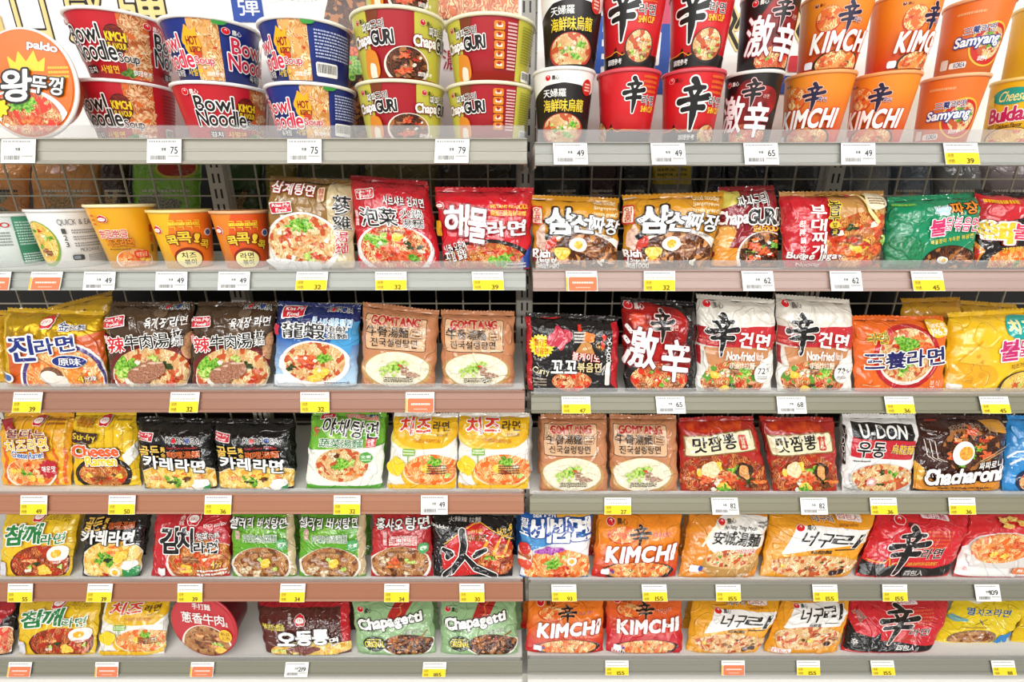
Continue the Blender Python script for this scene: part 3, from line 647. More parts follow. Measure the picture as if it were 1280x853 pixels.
def d_hotbowl(p, sh=0, back=True):
    for x in (sh, sh + .63):
        if back and x > sh: p.lines(.90 + sh, .12, 1.2 + sh, .6, 9, '#b9c2e2', seed=4); p.bars(.895 + sh, .66, 1.07 + sh, .9); continue
        p.box(.66 + x, 0, .86 + x, 1, soup('#cc8434', '#f8e2b0', '#f0a860', 1.1, 'cup'), .0002, 'food_picture')
        for i, (u, v, k) in enumerate(((.80, .3, 'c'), (.82, .45, 'r'), (.8, .6, 'o'), (.72, .78, 's'), (.81, .82, 's'), (.7, .2, 'x'), (.77, .25, 'x'))): p.top(k, u + x, v, .13, .25, i, None)
        p.blob(.667 + x, .42, .06, .17, '#f3b01e', 3, .12, 'printed_pattern'); p.strokes([[(.2, .8, .3), (.35, .3, .2), (.3, 0, .04)], [(.6, .8, .3), (.7, .4, .15), (.85, .1, .03)]], '#f3b01e', part='printed_pattern', box=(.61 + x, .12, .73 + x, .42))
        p.blob(.69 + x, .58, .03, .07, '#d0441c', 2, .2, 'printed_pattern'); p.t(.63 + x, .29, .71 + x, .42, 'HOT', '#8a1a10', b=.06, part='small_lettering'); p.t(.64 + x, .45, .73 + x, .54, '&SPICY', '#8a1a10', b=.05, part='small_lettering')
        p.t(.30 + x, .24, .57 + x, .5, 'Bowl', '#d82a48', W_, .11, .035); p.t(.27 + x, .5, .65 + x, .78, 'Noodle', '#d82a48', W_, .11, .035); p.t(.66 + x, .60, .80 + x, .76, 'Soup', '#d82a48', W_, .1, .03)
        p.egg(.27 + x, .15, .025, tc=W_); p.box(.42 + x, .80, .55 + x, .93, '#141a3a', .001); p.t(.43 + x, .81, .54 + x, .92, '육개장', W_); p.t(.58 + x, .80, .70 + x, .92, '사발면', '#f1c928'); p.t(.73 + x, .84, .85 + x, .92, '調理參考', W_, b=.02)
    p.blob(.86 + sh, .02, .05, .05, '#3a9a3c', 2, .2, 'printed_pattern')
def d_chapacup(p, sh=0, back=False):
    G = '#c9c24a'
    p.box(0, 0, .27 + sh, 1, G, .0002); p.poly([(.27 + sh, 0), (.37 + sh, 0), (.33 + sh, .4), (.27 + sh, .5)], '#7a3a1c')
    if not back: p.box(.61 + sh, 0, 1, 1, G, .0002)
    else: p.box(.71 + sh, 0, .92 + sh, 1, G, .0002)
    for x in (sh, sh + .50):
        if back and x > sh: continue
        p.egg(x + .17, .14, .02, c='#c8202c'); p.t(x + .22, .17, x + .31, .32, '짜파', W_, K_, .12, .03, rot=-4); p.t(x + .31, .15, x + .40, .30, '구리', K_, W_, .1, .03, rot=-4)
        p.t(x + .10, .33, x + .29, .54, 'Chapa', W_, '#7c1320', .12, .08, rot=-4); p.t(x + .295, .30, x + .46, .50, 'GURI', K_, W_, .12, .08, rot=-3)
    p.blob(.27 + sh, .82, .07, .26, '#dd8a2c', 3, .1, 'printed_pattern'); p.blob(.28 + sh, .9, .035, .14, '#f0e4d0', 5, .1, 'printed_pattern')
    if not back:
        p.food(.55 + sh, .82, .175, .30, 'jja', 'r8 o7 m4 b4 z3', '#efe6da', .1, seed=5); p.t(.62 + sh, .88, .74 + sh, .95, '調理參考', W_, b=.02)
    else:
        for i in range(5):
            v = .08 + i * .15; p.box(.525 + sh, v, .60 + sh, v + .135, '#e2861f', .0005); p.box(.54 + sh, v + .045, .585 + sh, v + .095, '#f6e3cc', .0004); p.blob(.562 + sh, v + .045, .014, .03, '#b3271c', i, .2, 'printed_pattern')
        p.lines(.62 + sh, .08, .69 + sh, .84, 14, '#f0c9c6', seed=6); p.lines(.74 + sh, .1, .90 + sh, .7, 14, '#8a8730', seed=7); p.bars(.76 + sh, .8, .88 + sh, .98)
def d_seafoodcup(p):
    p.poly([(0, 0), (1, 0), (1, .2), (.85, .3), (.7, .2), (.5, .17), (.3, .2), (0, .4)], '#f1eee8'); p.egg(.33, .1, .03); p.ell(.78, .22, .07, .11, '#c8281f'); p.lines(.74, .16, .82, .28, 3, '#f6d8c0')
    p.t(.27, .25, .53, .36, '天婦羅', W_, b=.03); p.t(.27, .39, .74, .56, '海鮮味烏龍', '#f0d23a', '#2a1c10', .06, .045)
    p.food(.5, .82, .26, .24, 'beef', 'L3 G4 o3 s2 c1', '#b8392a', .1, seed=7)
def d_shincup(p, sb=(.24, -.02, .55, .64), bw=(.6, .74, .17, .23), tx=(.56, .2), eg=None):
    p.poly([(0, .82), (.28, .82), (.32, .70), (.36, .86), (.40, .78), (.44, .83), (1, .83), (1, 1), (0, 1)], K_)
    p.strokes([[(0, .5, .06), (.25, .5, .06), (.42, .1, .06), (.55, .7, .06), (.66, .4, .06), (1, .5, .06)]], '#e8a02a', part='printed_pattern', box=(.1, .76, .65, .86))
    if eg: p.egg(eg, .1, .03, tc=K_)
    p.lines(tx[0], .04, tx[0] + .2, tx[1] - .02, 4, '#e86a2a', seed=4)
    p.strokes(SHIN, K_, W_, .03, box=sb); p.t(tx[0], tx[1], tx[0] + .18, tx[1] + .13, '라면', K_, W_, .08, .03); p.t(tx[0], tx[1] + .15, tx[0] + .18, tx[1] + .23, 'SHIN CUP', '#f0c030', b=.05)
    p.food(*bw, 'beef', 'o2@-.1,-.4 s2@.1,-.4 m2 G5 c2 r4', '#2a2422', .1, seed=9); p.t(bw[0] - bw[2] - .2, .87, bw[0] - bw[2] - .02, .95, '調理參考', W_, b=.02)
def d_gekicup(p, z=0):
    p.blob(z + .5, .45, .28, .38, mottle('#a81c1a', '#5a1212', 'cup', 30), 4, .15, 'printed_pattern'); p.egg(z + .2, .12, .035, tc=W_)
    p.food(z + .5, .90, .26, .2, 'red', 'r3 g2 o2', '#2c1612', .08, seed=4)
    p.t(z + .13, .30, z + .43, .82, '激', '#fbf5f5', '#8a1a22', .06, .07, rot=4); p.t(z + .46, .42, z + .74, .90, '辛', '#fbf5f5', '#8a1a22', .06, .1, rot=4)
    p.strokes(SHIN, K_, '#e8b8b8', .03, box=(z + .40, .10, z + .62, .46)); p.t(z + .63, .3, z + .70, .36, '라면', '#e8c8b8', b=.0)
def d_kimchicup(p, z=.46):
    p.box(0, 0, 1, 1, grad('#ee8a26', '#cf3a1a', 'cup', .2, .95), .0001, 'printed_wrap')
    p.egg(z - .28, .12, .02, c='#7c2a10', tc='#6a2410'); p.food(z - .15, .33, .12, .18, 'orange', 'z3', '#c83a20', .08, seed=3)
    p.strokes(SHIN, '#221a3c', '#f0b8a0', .025, box=(z - .06, .14, z + .13, .52)); p.t(z + .08, .33, z + .16, .4, '라면', '#e8d0d8', '#5a3060', .08, .0)
    p.food(z + .02, .94, .27, .2, 'orange', 'm3 G3 c4 z3 x3', '#33221c', .12, seed=8)
    p.t(z - .27, .50, z + .29, .76, 'KIMCHI', W_, '#c8401c', .07, .08, sk=.12, tr=.17)
    p.box(z - .33, .87, z - .24, .97, '#f2eef4', .001, 'brand_emblem')
def d_samcup(p, z=.62):
    p.lines(z - .28, .13, z - .02, .2, 1, '#f2b078'); p.ell(z + .12, .62, .22, .31, '#e8b83a'); p.ell(z + .12, .62, .2, .285, '#c8281f'); p.food(z + .13, .62, .15, .22, 'beef', 'g3 r3 o2', None, .0, seed=2)
    p.t(z - .18, .35, z + .12, .46, '三養라면', '#202a6c', W_, .09, .03, rot=-4); p.t(z - .24, .48, z + .2, .66, 'Samyang', W_, '#1f3f8e', .16, .06, rot=-4, sk=.1)
    p.t(z + .02, .78, z + .13, .85, '調理參考', W_, b=.02); p.box(z - .36, .78, z - .27, .93, '#e8ddd0', .0006); p.box(z - .25, .84, z - .08, .93, '#efe8e0', .0006); p.t(z - .2, .85, z - .09, .92, 'KOREA', '#24345c', b=.03)
def d_cheesecup(p, z=.34):
    p.ell(z + .17, .23, .2, .13, '#1fa08c'); p.t(z + .06, .15, z + .32, .31, 'Cheese', '#f2ea9a', b=.02, sk=.2)
    p.t(z - .02, .40, z + .42, .62, 'Buldak', '#c01f56', W_, .09, .07, rot=-4); p.t(z - .02, .66, z + .35, .73, 'HOT Chicken Flavor', '#5a2a10', b=.03, rot=-4)
    p.food(z + .24, .92, .28, .2, 'yellow', 'z3 x3', '#3a2a1c', .1, seed=6); p.poly([(z - .1, .3), (z, .2), (z + .02, .38)], '#f0cf5a')
def d_lidking(p):
    p.ell(.5, .5, .47, .47, '#e26a08'); p.clipfn = p.efn(.5, .5, .47, .47)
    p.t(.56, .13, .86, .22, 'paldo', W_, '#7c2a0c', .1, .06, rot=10, part='brand_emblem')
    p.poly([(.36, .37), (.34, .24), (.42, .31), (.46, .2), (.53, .3), (.62, .2), (.65, .31), (.73, .26), (.7, .39)], '#f3c928'); p.lines(.74, .34, .95, .46, 3, '#f0c83c')
    p.ell(.44, .86, .46, .32, '#f6f1ea', part='food_picture'); p.food(.42, .84, .40, .26, 'red', 'b3@-.4,-.5 L3@.1,-.55 g2@.0,-.6 z1@.25,.0 z1@.35,.1 c1@.1,.1 G3@-.6,.3 o3', None, 0, seed=12)
    p.t(.26, .38, .56, .66, '왕', W_, K_, .13, .07, sk=.15); p.t(.57, .44, .88, .60, '뚜껑', W_, K_, .14, .05, sk=.15, rot=6)
    p.burst(.2, .72, .09, .08, '#f3dc28', 8, .4)
# cups of the second shelf
def d_greencup(p):
    p.box(.55, 0, .93, .3, '#4d9a78', .0002); p.box(.55, .3, .93, 1, '#3f8a66', .0002); p.lines(.57, .1, .9, .6, 9, '#cfe6da'); p.lines(.2, .3, .5, .6, 5, '#8a8f8a'); p.lines(.57, .75, .9, .95, 4, '#e6f2ec'); p.t(.3, .12, .52, .22, 'PHO', '#c82a28')
def d_quickcup(p):
    p.food(.18, .58, .2, .42, 'yellow', 'g3 m2 r1 G3 o2', '#7ea23a', .1, seed=2)
    p.t(.42, .13, .78, .25, 'QUICK & EASY', '#6a6a6c', b=.0)
    for i, q in enumerate('123'): p.t(.44, .3 + i * .12, .47, .39 + i * .12, q, '#4a4a4c'); p.lines(.52, .31 + i * .12, .78, .4 + i * .12, 2, '#8a8a8c', seed=i)
    p.t(.56, .66, .76, .73, 'MICROWAVE', '#4a4a4c', b=.0); p.box(.47, .78, .58, .88, '#3a3d40', .001); p.box(.48, .8, .545, .86, '#7f868c', .0005); p.lines(.62, .78, .8, .92, 4, '#9a9a9c')
def d_ttobokki(p):
    p.box(.74, 0, 1, 1, '#d9a21c', .0002)
    for i in range(4): p.box(.755, .3 + i * .17, .80, .43 + i * .17, ('#c83a20', '#d86a28', '#8a6a20', '#c8a040')[i], .0005)
    p.food(.52, .9, .24, .2, 'orange', 'r4 g3 c3 y3', '#f6efe0', .08, seed=4); p.otg(.30, .18, .045); p.lines(.19, .1, .23, .3, 3, '#c83a20')
    p.t(.22, .36, .5, .50, '뽀글뽀글', '#c83a1c', W_, .1, .05); p.t(.27, .5, .54, .64, '치즈라면', '#e88a14', '#7c2a0c', .08, .05); p.lines(.28, .66, .5, .7, 1, '#7a4a20')
    p.box(.52, .72, .68, .84, '#d8331c', .003); p.t(.54, .74, .66, .82, '매콤달콤', '#f6dfb0', b=.0)
def d_kok(p, c1, c2, blk):
    p.blob(.62, .5, .34, .6, c1, 3, .08, 'printed_pattern'); p.otg(.2, .3, .05); p.lines(.36, .15, .66, .24, 1, '#f6d23a'); p.t(.36, .13, .68, .3, '콕콕콕콕', '#f2d032', b=.0, part='small_lettering')
    p.t(.3, .40, .42, .58, '콕', '#f6cf3a', '#6a2a0c', .13, .06, rot=-8); p.t(.42, .34, .56, .54, '콕', '#f6cf3a', '#6a2a0c', .13, .06); p.t(.6, .38, .64, .54, '!', '#f6cf3a', '#6a2a0c', .1, .08, rot=12); p.t(.65, .5, .76, .66, '콕', '#f6cf3a', '#6a2a0c', .13, .06, rot=14)
    p.ell(.5, .82, .165, .2, '#7c2412'); p.ell(.5, .84, .145, .165, '#f2e59a'); p.t(.42, .71, .58, .82, blk, K_, b=.03); p.t(.44, .84, .57, .95, '볶이', K_, b=.03); p.ell(.76, .36, .05, .07, '#e8dcd0'); p.ell(.76, .36, .035, .05, '#4a5a8c')
# bags of the second shelf
def d_ginseng(p):
    p.box(.70, 0, 1, 1, '#cdb98f', .0005); p.box(0, 0, .75, .07, '#231a14', .0005)
    p.food(.40, .72, .44, .34, 'beef', 'L2@-.1,-.6 g2@.1,-.55 r2@-.45,-.2 x2@.0,.0 x2@.35,-.1 x2@-.2,.25 G4@.1,.6 r2@.3,.5 o3', '#eeeae4', .12, seed=3)
    p.t(.05, .09, .55, .2, '삼계탕면', W_, '#b81f2a', .1, .06, rot=3); p.myfood(.17, .34, .24); p.box(.6, .12, .68, .26, '#e3cfa8', .0005); p.t(.61, .13, .67, .25, '韓國', '#b81f2a', b=.02, vert=True)
    p.t(.76, .19, .95, .40, '蔘', K_, W_, .05, .05); p.t(.76, .41, .95, .57, '雞', K_, W_, .05, .05); p.t(.79, .59, .92, .70, '湯', '#c0202c', W_, .05, .05); p.t(.79, .71, .92, .82, '麵', '#c0202c', W_, .05, .05)
    p.blob(.3, .97, .3, .08, '#e9e6e2', 2, .2, 'printed_pattern')
def d_hotpot(p):
    p.food(.47, .80, .47, .29, 'red', 'L3@-.5,-.4 G2@-.3,-.6 y1@.1,-.5 o2@.25,-.3 z2@-.1,.1 z2@.1,.3 k3@.55,-.2 g2@.5,.4 r3 o3', '#eae4e0', .1, seed=5)
    p.myfood(.19, .2, .22); p.t(.41, .21, .9, .31, '사브샤브 김치면', W_, K_, .1, .03, rot=2); p.box(.05, .37, .09, .55, '#c83a3a', .0005); p.t(.055, .38, .087, .54, '韓國', W_, vert=True, b=.0)
    p.t(.11, .34, .33, .54, '泡', K_, W_, .09, .06, rot=-3); p.t(.33, .34, .56, .53, '菜', K_, W_, .09, .06, rot=3); p.t(.60, .34, .86, .44, '火鍋', K_, W_, .08, .03); p.t(.60, .45, .86, .55, '湯麵', K_, W_, .08, .03); p.lines(.3, .58, .62, .61, 1, '#6a4a48')
def d_seafood(p):
    p.ell(.52, 1.0, .56, .36, '#1c1512', part='food_picture'); p.food(.5, 1.0, .5, .3, 'rare', 'z4 x2@.05,-.5 L3@.35,-.3 g2@.4,-.2 r4 k2', None, 0, seed=6)
    p.poly([(.85, 1), (1, .7), (1, 1)], '#1f3f8e'); p.otg(.05, .23, .035)
    p.t(.56, .23, .93, .27, 'INSTANT NOODLE', '#f0b824', b=.03); p.t(.56, .29, .92, .36, '韓國石鍋海鮮湯麵', '#f0b824', b=.02)
    p.t(.08, .24, .32, .60, '해', W_, '#7c0f18', .09, .06, sk=.12); p.t(.32, .28, .52, .68, '물', W_, '#7c0f18', .09, .06, rot=8); p.t(.53, .42, .92, .60, '라면', W_, '#7c0f18', .09, .06, rot=-3)
    p.box(.0, .42, .05, .6, '#d8a21c', .001)
    p.t(.04, .68, .27, .79, '시원 오징어', W_, '#4a1a14', .12, .02, rot=-14); p.t(.05, .79, .28, .9, '푸짐 칼칼', W_, '#4a1a14', .12, .02, rot=-14); p.lines(.72, .92, .95, .98, 2, '#e8d8d0')
def d_samsun(p):
    p.ell(.6, .98, .56, .5, '#f1ece2', part='food_picture'); p.food(.58, 1.0, .48, .46, 'brown', 'b8 m3 x4 o3 e1@-.1,-.65 y1@-.5,-.4', None, 0, seed=11)
    p.blob(.18, .66, .1, .1, '#c8331c', 3, .25); p.blob(.1, .6, .06, .16, mottle('#e8c4ae', '#c89c8c'), 8, .2); p.poly([(.13, .56), (.18, .5), (.22, .58), (.15, .63)], '#1c1a1c'); p.blob(.06, .85, .12, .1, '#7c1c14', 5, .2)
    p.lines(.01, .05, .16, .1, 1, W_); p.box(.01, .16, .12, .41, '#c8281c', .001); p.box(.02, .18, .11, .39, '#f4e6cc', .001); p.t(.03, .19, .1, .38, '일품', '#c8281c', vert=True, b=.04)
    p.t(.16, .19, .48, .52, '삼', W_, '#23150c', .12, .1); p.t(.44, .27, .7, .50, '선', W_, '#23150c', .12, .09, rot=4); p.t(.68, .3, .98, .51, '짜장', W_, '#23150c', .12, .06, rot=8)
    for i in range(3): p.t(.70, .08 + i * .075, .95, .14 + i * .075, ('Good noodle!', 'Jjangmyeon', 'tastes great!')[i], '#f9ecc0', b=.0, rot=5)
    p.t(.72, .54, .92, .58, '韓國三鮮炸醬麵', '#6a3a10', b=.0, rot=6)
    p.t(.02, .75, .20, .85, 'Rich', W_, '#7c1c14', .1, .06); p.t(.04, .85, .27, .91, 'Taste of', W_, b=.05); p.t(.04, .91, .3, .975, 'Seafood', W_, b=.05)
def d_chapabag(p):
    p.poly([(0, 0), (.42, 0), (.36, .2), (0, .32)], '#d2c45a'); p.poly([(.42, 0), (.62, 0), (.52, .5), (.3, .6)], '#8c1a22'); p.blob(.1, .62, .24, .2, '#e2a24a', 2, .15, 'printed_pattern'); p.blob(.25, .9, .3, .14, '#e2901f', 3, .2, 'printed_pattern')
    p.food(.8, .86, .4, .3, 'jja', 'r6 o6 g3 z3 c2 b3', '#ece4da', .1, seed=12)
    p.t(.32, .14, .58, .27, '짜파', W_, K_, .12, .03, rot=-5); p.t(.58, .12, .83, .26, '구리', K_, W_, .11, .04, rot=-5)
    p.t(.04, .32, .5, .52, 'Chapa', W_, '#7c1320', .12, .06, rot=-4); p.t(.5, .30, .98, .47, 'GURI', K_, W_, .13, .07); p.t(.6, .5, .97, .57, 'SEAFOOD', '#f0b41f', b=.04)
def d_budae(p):
    p.poly([(0, 0), (.45, 0), (.55, .45), (.52, 1), (0, 1)], '#c8202a'); p.food(.82, .76, .38, .46, 'rare', 'z4 y2@-.2,-.1 x5@-.3,.5 o4 c3 m2 r4 k1@-.4,-.55 G2@.6,-.3', None, 0, seed=6)
    p.strokes([[(.2, .1, .03), (.4, .5, .05), (.7, .8, .05)], [(.4, .1, .04), (.6, .5, .04)]], '#f2d488', part='food_picture', box=(.72, .05, 1, .5)); p.ell(.9, .16, .1, .1, '#f2e6c4', -12); p.lines(.83, .12, .97, .2, 3, '#8a5a30')
    p.ell(.66, .06, .04, .045, '#d8202a'); p.t(.4, .03, .62, .1, '보글보글', '#f2c83a', '#7c1414', .1, .03)
    for i, ch in enumerate('부대찌개'): p.t(.27 + .01 * i, .2 + .165 * i, .40 + .015 * i, .35 + .165 * i, ch, W_, None, b=.06)
    for i, ch in enumerate('部隊鍋拉麵'): p.t(.17 + .004 * i, .39 + .105 * i, .225 + .004 * i, .475 + .105 * i, ch, W_, b=.02)
    for i, ch in enumerate('놀부'): p.t(.43, .15 + .13 * i, .53, .27 + .13 * i, ch, K_, '#f2d040', .12, .05)
    p.ell(.49, .44, .05, .05, '#f0c83a'); p.t(.465, .41, .515, .47, '보', K_); p.ell(.5, .53, .05, .05, '#2a1c14'); p.t(.475, .5, .525, .56, '글', '#f0c83a')
    p.t(.06, .80, .6, .90, 'Budae Jjigae', '#f2e8e0', '#5a1a14', .08, .03, sk=.2); p.t(.14, .92, .38, .96, 'Noodle', '#f2d8d0', b=.02, sk=.2)
def d_greenbul(p):
    p.t(.5, .16, .68, .28, '짜장', '#7ac0d0', W_, .14, .03); p.ell(.60, .23, .06, .05, '#bfe4ea'); p.t(.68, .13, .97, .28, '짜장', '#f08a1f', K_, .14, .05, rot=-3)
    p.food(.75, .93, .30, .24, 'jja', 'e1@-.3,-.15 e1@-.2,-.1 m3 x3', '#2c2018', .1, seed=9)
    p.t(.47, .34, .64, .56, '불', '#d8326c', W_, .1, .07, rot=-6); p.t(.63, .32, .98, .5, '닭볶음면', '#d8326c', W_, .1, .03, rot=3); p.t(.5, .58, .95, .64, '매콤함이 가득한 볶음면', '#f2d23a', b=.02, rot=-9)
    p.blob(.24, .78, .22, .22, mottle('#1f6a42', '#2a8a56'), 6, .1, 'printed_pattern'); p.lines(.05, .12, .3, .16, 1, '#8ac23a'); p.lines(.05, .94, .3, .97, 1, '#0f4a2c')
def d_blackbul(p):
    p.poly([(0, 0), (1, 0), (1, .36), (.7, .3), (.3, .42), (0, .38)], '#c8202a'); p.poly([(0, .66), (.16, .78), (0, 1)], '#e08a2a'); p.poly([(0, .72), (.1, .8), (0, 1)], '#c82a1c'); p.food(.65, .98, .5, .28, 'orange', 'r4 c4 g2', '#2a1c16', .1, seed=4)
    p.lines(.1, .12, .5, .2, 1, '#f2b020'); p.t(.02, .42, .46, .68, '핵', '#f4c830', '#fbf4e8', .13, .08, o2='#7c1414', ow2=.2); p.t(.46, .42, .98, .62, '불닭', '#e83a5c', W_, .1, .06); p.t(.35, .7, .95, .77, '강렬하게 두배로', '#f2c830', b=.03, rot=-7); p.blob(.82, .3, .14, .12, '#1c1412', 4, .15, 'printed_pattern'); p.t(.76, .24, .9, .34, '챌린지', '#f2c830')
# third shelf
def d_jin(p):
    p.poly([(0, .36), (.3, .42), (1, .26), (1, 1), (0, 1)], '#cf5c22'); p.box(0, 0, 1, .30, film('#d3a91c', 'foil'), .0005); p.poly([(0, .28), (1, .24), (1, .3), (.3, .42), (0, .38)], film('#c79a18', 'foil'))
    p.ell(.56, .95, .45, .55, '#f3efe8', part='food_picture'); p.ell(.56, .95, .43, .52, '#4a3a78', part='food_picture'); p.food(.56, .97, .40, .48, 'orange', 'c1@.1,.3 y1@.2,.25', '#f3ede4', .03, seed=5)
    p.ell(.43, .86, .12, .12, mottle('#6a4630', '#8a5e42'), part='food_picture'); p.ell(.40, .87, .09, .08, '#efe6da', part='food_picture'); p.ell(.50, .93, .11, .08, '#e9dfd2', part='food_picture'); p.blob(.67, .86, .09, .12, mottle('#e07a2a', '#f2a652'), 3, .1)
    p.otg(.45, .16, .065); p.t(.58, .17, .68, .28, '金', '#1f2f6c', W_, .1, .05); p.t(.69, .2, .83, .27, '拉麵', '#3a3a5c', W_, .1, .02)
    p.t(.08, .36, .32, .66, '진', '#1b2c7a', W_, .12, .08, sk=.12, rot=-4); p.t(.34, .36, .72, .56, '라면', '#1b2c7a', W_, .12, .07, sk=.12, rot=-8)
    p.ell(.64, .665, .17, .085, '#f6f2ea'); p.ell(.64, .665, .16, .075, '#1b2c7a'); p.t(.54, .62, .76, .715, '原味', W_, b=.04); p.t(.70, .84, .76, .93, '4', '#f0c030', '#4a2a10', .08, .03); p.t(.77, .85, .88, .92, '分鐘', W_, '#4a2a10', .08, .0)
    p.ell(.03, .88, .045, .06, '#f0ece6'); p.ell(.03, .88, .03, .04, '#4a68a8')
def d_beef(p):
    for i in range(9):
        R = random.Random(i); p.ell(R.uniform(.45, 1), R.uniform(.1, .4), .06, .05, '#6a5440', 0)
    p.ell(.52, .86, .53, .37, '#6c1c1a', part='food_picture'); p.ell(1.0, .55, .12, .16, mottle('#c98a5c', '#e0ac80'), part='food_picture')
    p.food(.52, .87, .48, .32, 'beef', 'L4@-.65,-.25 g2@-.5,-.4 G2@-.75,-.1 o3@-.5,.2 m1@-.25,.25 k2@.45,-.35 r2@.6,.25 o5 G3@.2,-.5', '#f1ebe0', .02, seed=4)
    for x, y, r in ((.36, .86, 0), (.47, .82, 6), (.56, .79, 12)): p.blob(x, y, .14, .10, mottle('#8a5640', '#b98468', 'film', 400), int(x * 90), .12); p.blob(x + .02, y - .075, .1, .012, '#dcb8a0', 3, .1)
    p.myfood(.12, .25, .24); p.korm(.58, .06, .93, .115); p.t(.48, .20, .93, .31, '육개장 라면', W_, None, b=.03, rot=-3, sk=.1)
    p.box(.02, .39, .07, .5, '#b02a34', .0005); p.t(.03, .4, .065, .49, '韓國', W_, vert=True, b=0)
    p.t(.06, .41, .24, .59, '辣', '#d02430', W_, .09, .06, rot=-4); p.t(.25, .38, .76, .55, '牛肉湯', K_, W_, .09, .05, rot=-4); p.t(.78, .33, .89, .43, '拉', W_, K_, .08, .0); p.t(.78, .43, .89, .53, '麵', W_, K_, .08, .0)
def d_lobster(p):
    p.box(0, .3, 1, 1, grad('#2c5ea8', '#bcdcf0', 'film', .35, .9), .0005); p.blob(.85, .42, .2, .2, '#4aa0d8', 3, .3, 'printed_pattern'); p.blob(.2, .95, .25, .09, '#e6f1f6', 6, .3, 'printed_pattern')
    p.food(.48, .72, .42, .27, 'beef', 'z4@-.4,.0 r5@-.3,.2 z2@-.05,-.1 L2@.2,-.25 g1@.3,-.2 y3@-.1,.65 y3@.3,.6 o4 k2@-.7,.2', '#f3ece8', .13, seed=6)
    p.myfood(.2, .13, .25); p.korm(.6, .07, .9, .12); p.t(.45, .19, .9, .28, '랍스타해물탕면', '#7ec2ea', W_, .1, .02, rot=2); p.box(.03, .28, .07, .4, '#c0283a', .0005)
    p.t(.11, .25, .35, .42, '龍', K_, W_, .09, .06); p.t(.36, .25, .61, .42, '蝦', K_, W_, .09, .06); p.t(.63, .27, .86, .345, '海鮮', K_, W_, .1, .03); p.t(.63, .35, .86, .42, '湯麵', K_, W_, .1, .03); p.lines(.6, .93, .9, .97, 2, '#3a4a5c')
def d_gomtang(p):
    p.box(.05, .13, .85, .55, '#3a2216', .003); p.box(.058, .138, .842, .542, film('#e2b68e', 'film'), .003)
    p.ell(.48, .80, .47, .24, '#c59a5c', part='food_picture'); p.food(.48, .78, .43, .21, 'white', 'p3@.25,.15 p3@.5,.3 L2@-.1,-.1 G14@-.05,-.1 G6@-.3,.2 G3@.2,-.3 r1@.1,-.2', '#eee6d4', .04, seed=4)
    p.t(.14, .16, .76, .25, 'GOMTANG', '#a81c20', '#e8c9a0', .08, .09, arc=-.0, tr=.08); p.t(.09, .265, .62, .385, '牛骨湯麵', '#1c1210', None, b=.035); p.box(.65, .28, .79, .38, '#3a2216', .0006); p.box(.656, .286, .784, .374, '#d9ab80', .0005); p.lines(.67, .29, .77, .37, 2, '#4a2a1c')
    p.t(.14, .40, .74, .5, '진국설렁탕면', '#1c1210', None, b=.03); p.lines(.3, .87, .7, .93, 3, '#2a1e18'); p.lines(.02, .955, .3, .975, 1, '#8a5a34')
def d_curryvolc(p):
    p.box(0, 0, .06, 1, '#b81f28', .0005); p.box(.86, 0, .93, 1, '#221c1a', .0005); p.t(.875, .3, .925, .62, 'VOLCANO', W_, b=.02, vert=True); p.box(.87, .62, .92, .92, '#e8e2dc', .0005); p.poly([(.93, .1), (1, .08), (1, 1), (.93, .9)], '#b81f28')
    p.burst(.17, .43, .125, .135, '#f2d224', 20, .2); p.t(.09, .34, .25, .43, '빨간맛', '#c83a1c', b=.03); p.t(.1, .45, .24, .53, '볶음면', '#c83a1c', b=.03)
    p.blob(.36, .32, .1, .16, '#c4384a', 4, .25, 'printed_pattern'); p.poly([(.53, .5), (.62, .33), (.7, .38), (.75, .52)], '#c88a4a'); p.blob(.68, .3, .07, .06, '#e07a28', 6, .3, 'printed_pattern'); p.lines(.52, .22, .64, .38, 4, '#e8dcd0'); p.blob(.3, .04, .12, .05, '#c82a24', 9, .25, 'printed_pattern')
    for i, (x, y) in enumerate(((.58, .18), (.84, .3), (.83, .4))): p.blob(x, y, .02, .05, '#d8301c', i, .2, 'printed_pattern')
    p.food(.50, .87, .23, .13, 'red', 'z4 b3', '#1f1a18', .04, seed=6, inner=None)
    p.t(.27, .60, .55, .76, '꼬꼬', W_, '#181412', .07, .06); p.t(.56, .62, .82, .74, '볶음면', '#f0e2a0', '#5a1a14', .1, .03); p.t(.5, .5, .8, .6, '볼케이노', '#f2ece4', '#c8281f', .12, .03, rot=6)
    p.t(.08, .70, .25, .80, 'Curry', '#f0e8c0', b=.03, rot=5); p.lines(.08, .82, .22, .93, 3, '#a89a8a'); p.t(.75, .38, .84, .46, 'Curry', '#e8a030', b=.02, rot=20)
    p.strokes([[(0, .2, .03), (.5, .0, .03), (.3, .6, .03)], [(.4, .7, .03), (.9, .2, .03), (.7, 1, .03)]], '#d8d0c6', part='small_lettering', box=(.78, .62, .86, .78))
def d_gekibag(p):
    p.blob(.45, .42, .52, .38, mottle('#b01c18', '#6c1412', 'film', 18), 5, .12, 'printed_pattern'); p.blob(.3, .28, .2, .1, mottle('#d8451c', '#8a1a12', 'film', 40), 7, .3, 'printed_pattern')
    p.food(.50, .88, .42, .18, 'red', 'r5 m3 g4 o3 c3', '#1f1614', .06, seed=5)
    p.egg(.10, .10, .055, tc=W_, w=2.4)
    p.t(.02, .32, .46, .74, '激', '#fbf6f4', '#7c1018', .06, .07, rot=6); p.t(.53, .44, .90, .88, '辛', '#fbf6f4', '#7c1018', .05, .085, rot=4)
    p.t(.57, .36, .73, .44, 'RED', '#7c1414', b=.03); p.strokes(SHIN, K_, '#d8b8b0', .03, box=(.38, .14, .68, .46)); p.t(.63, .28, .74, .34, '라면', '#e8d0c0', b=0)
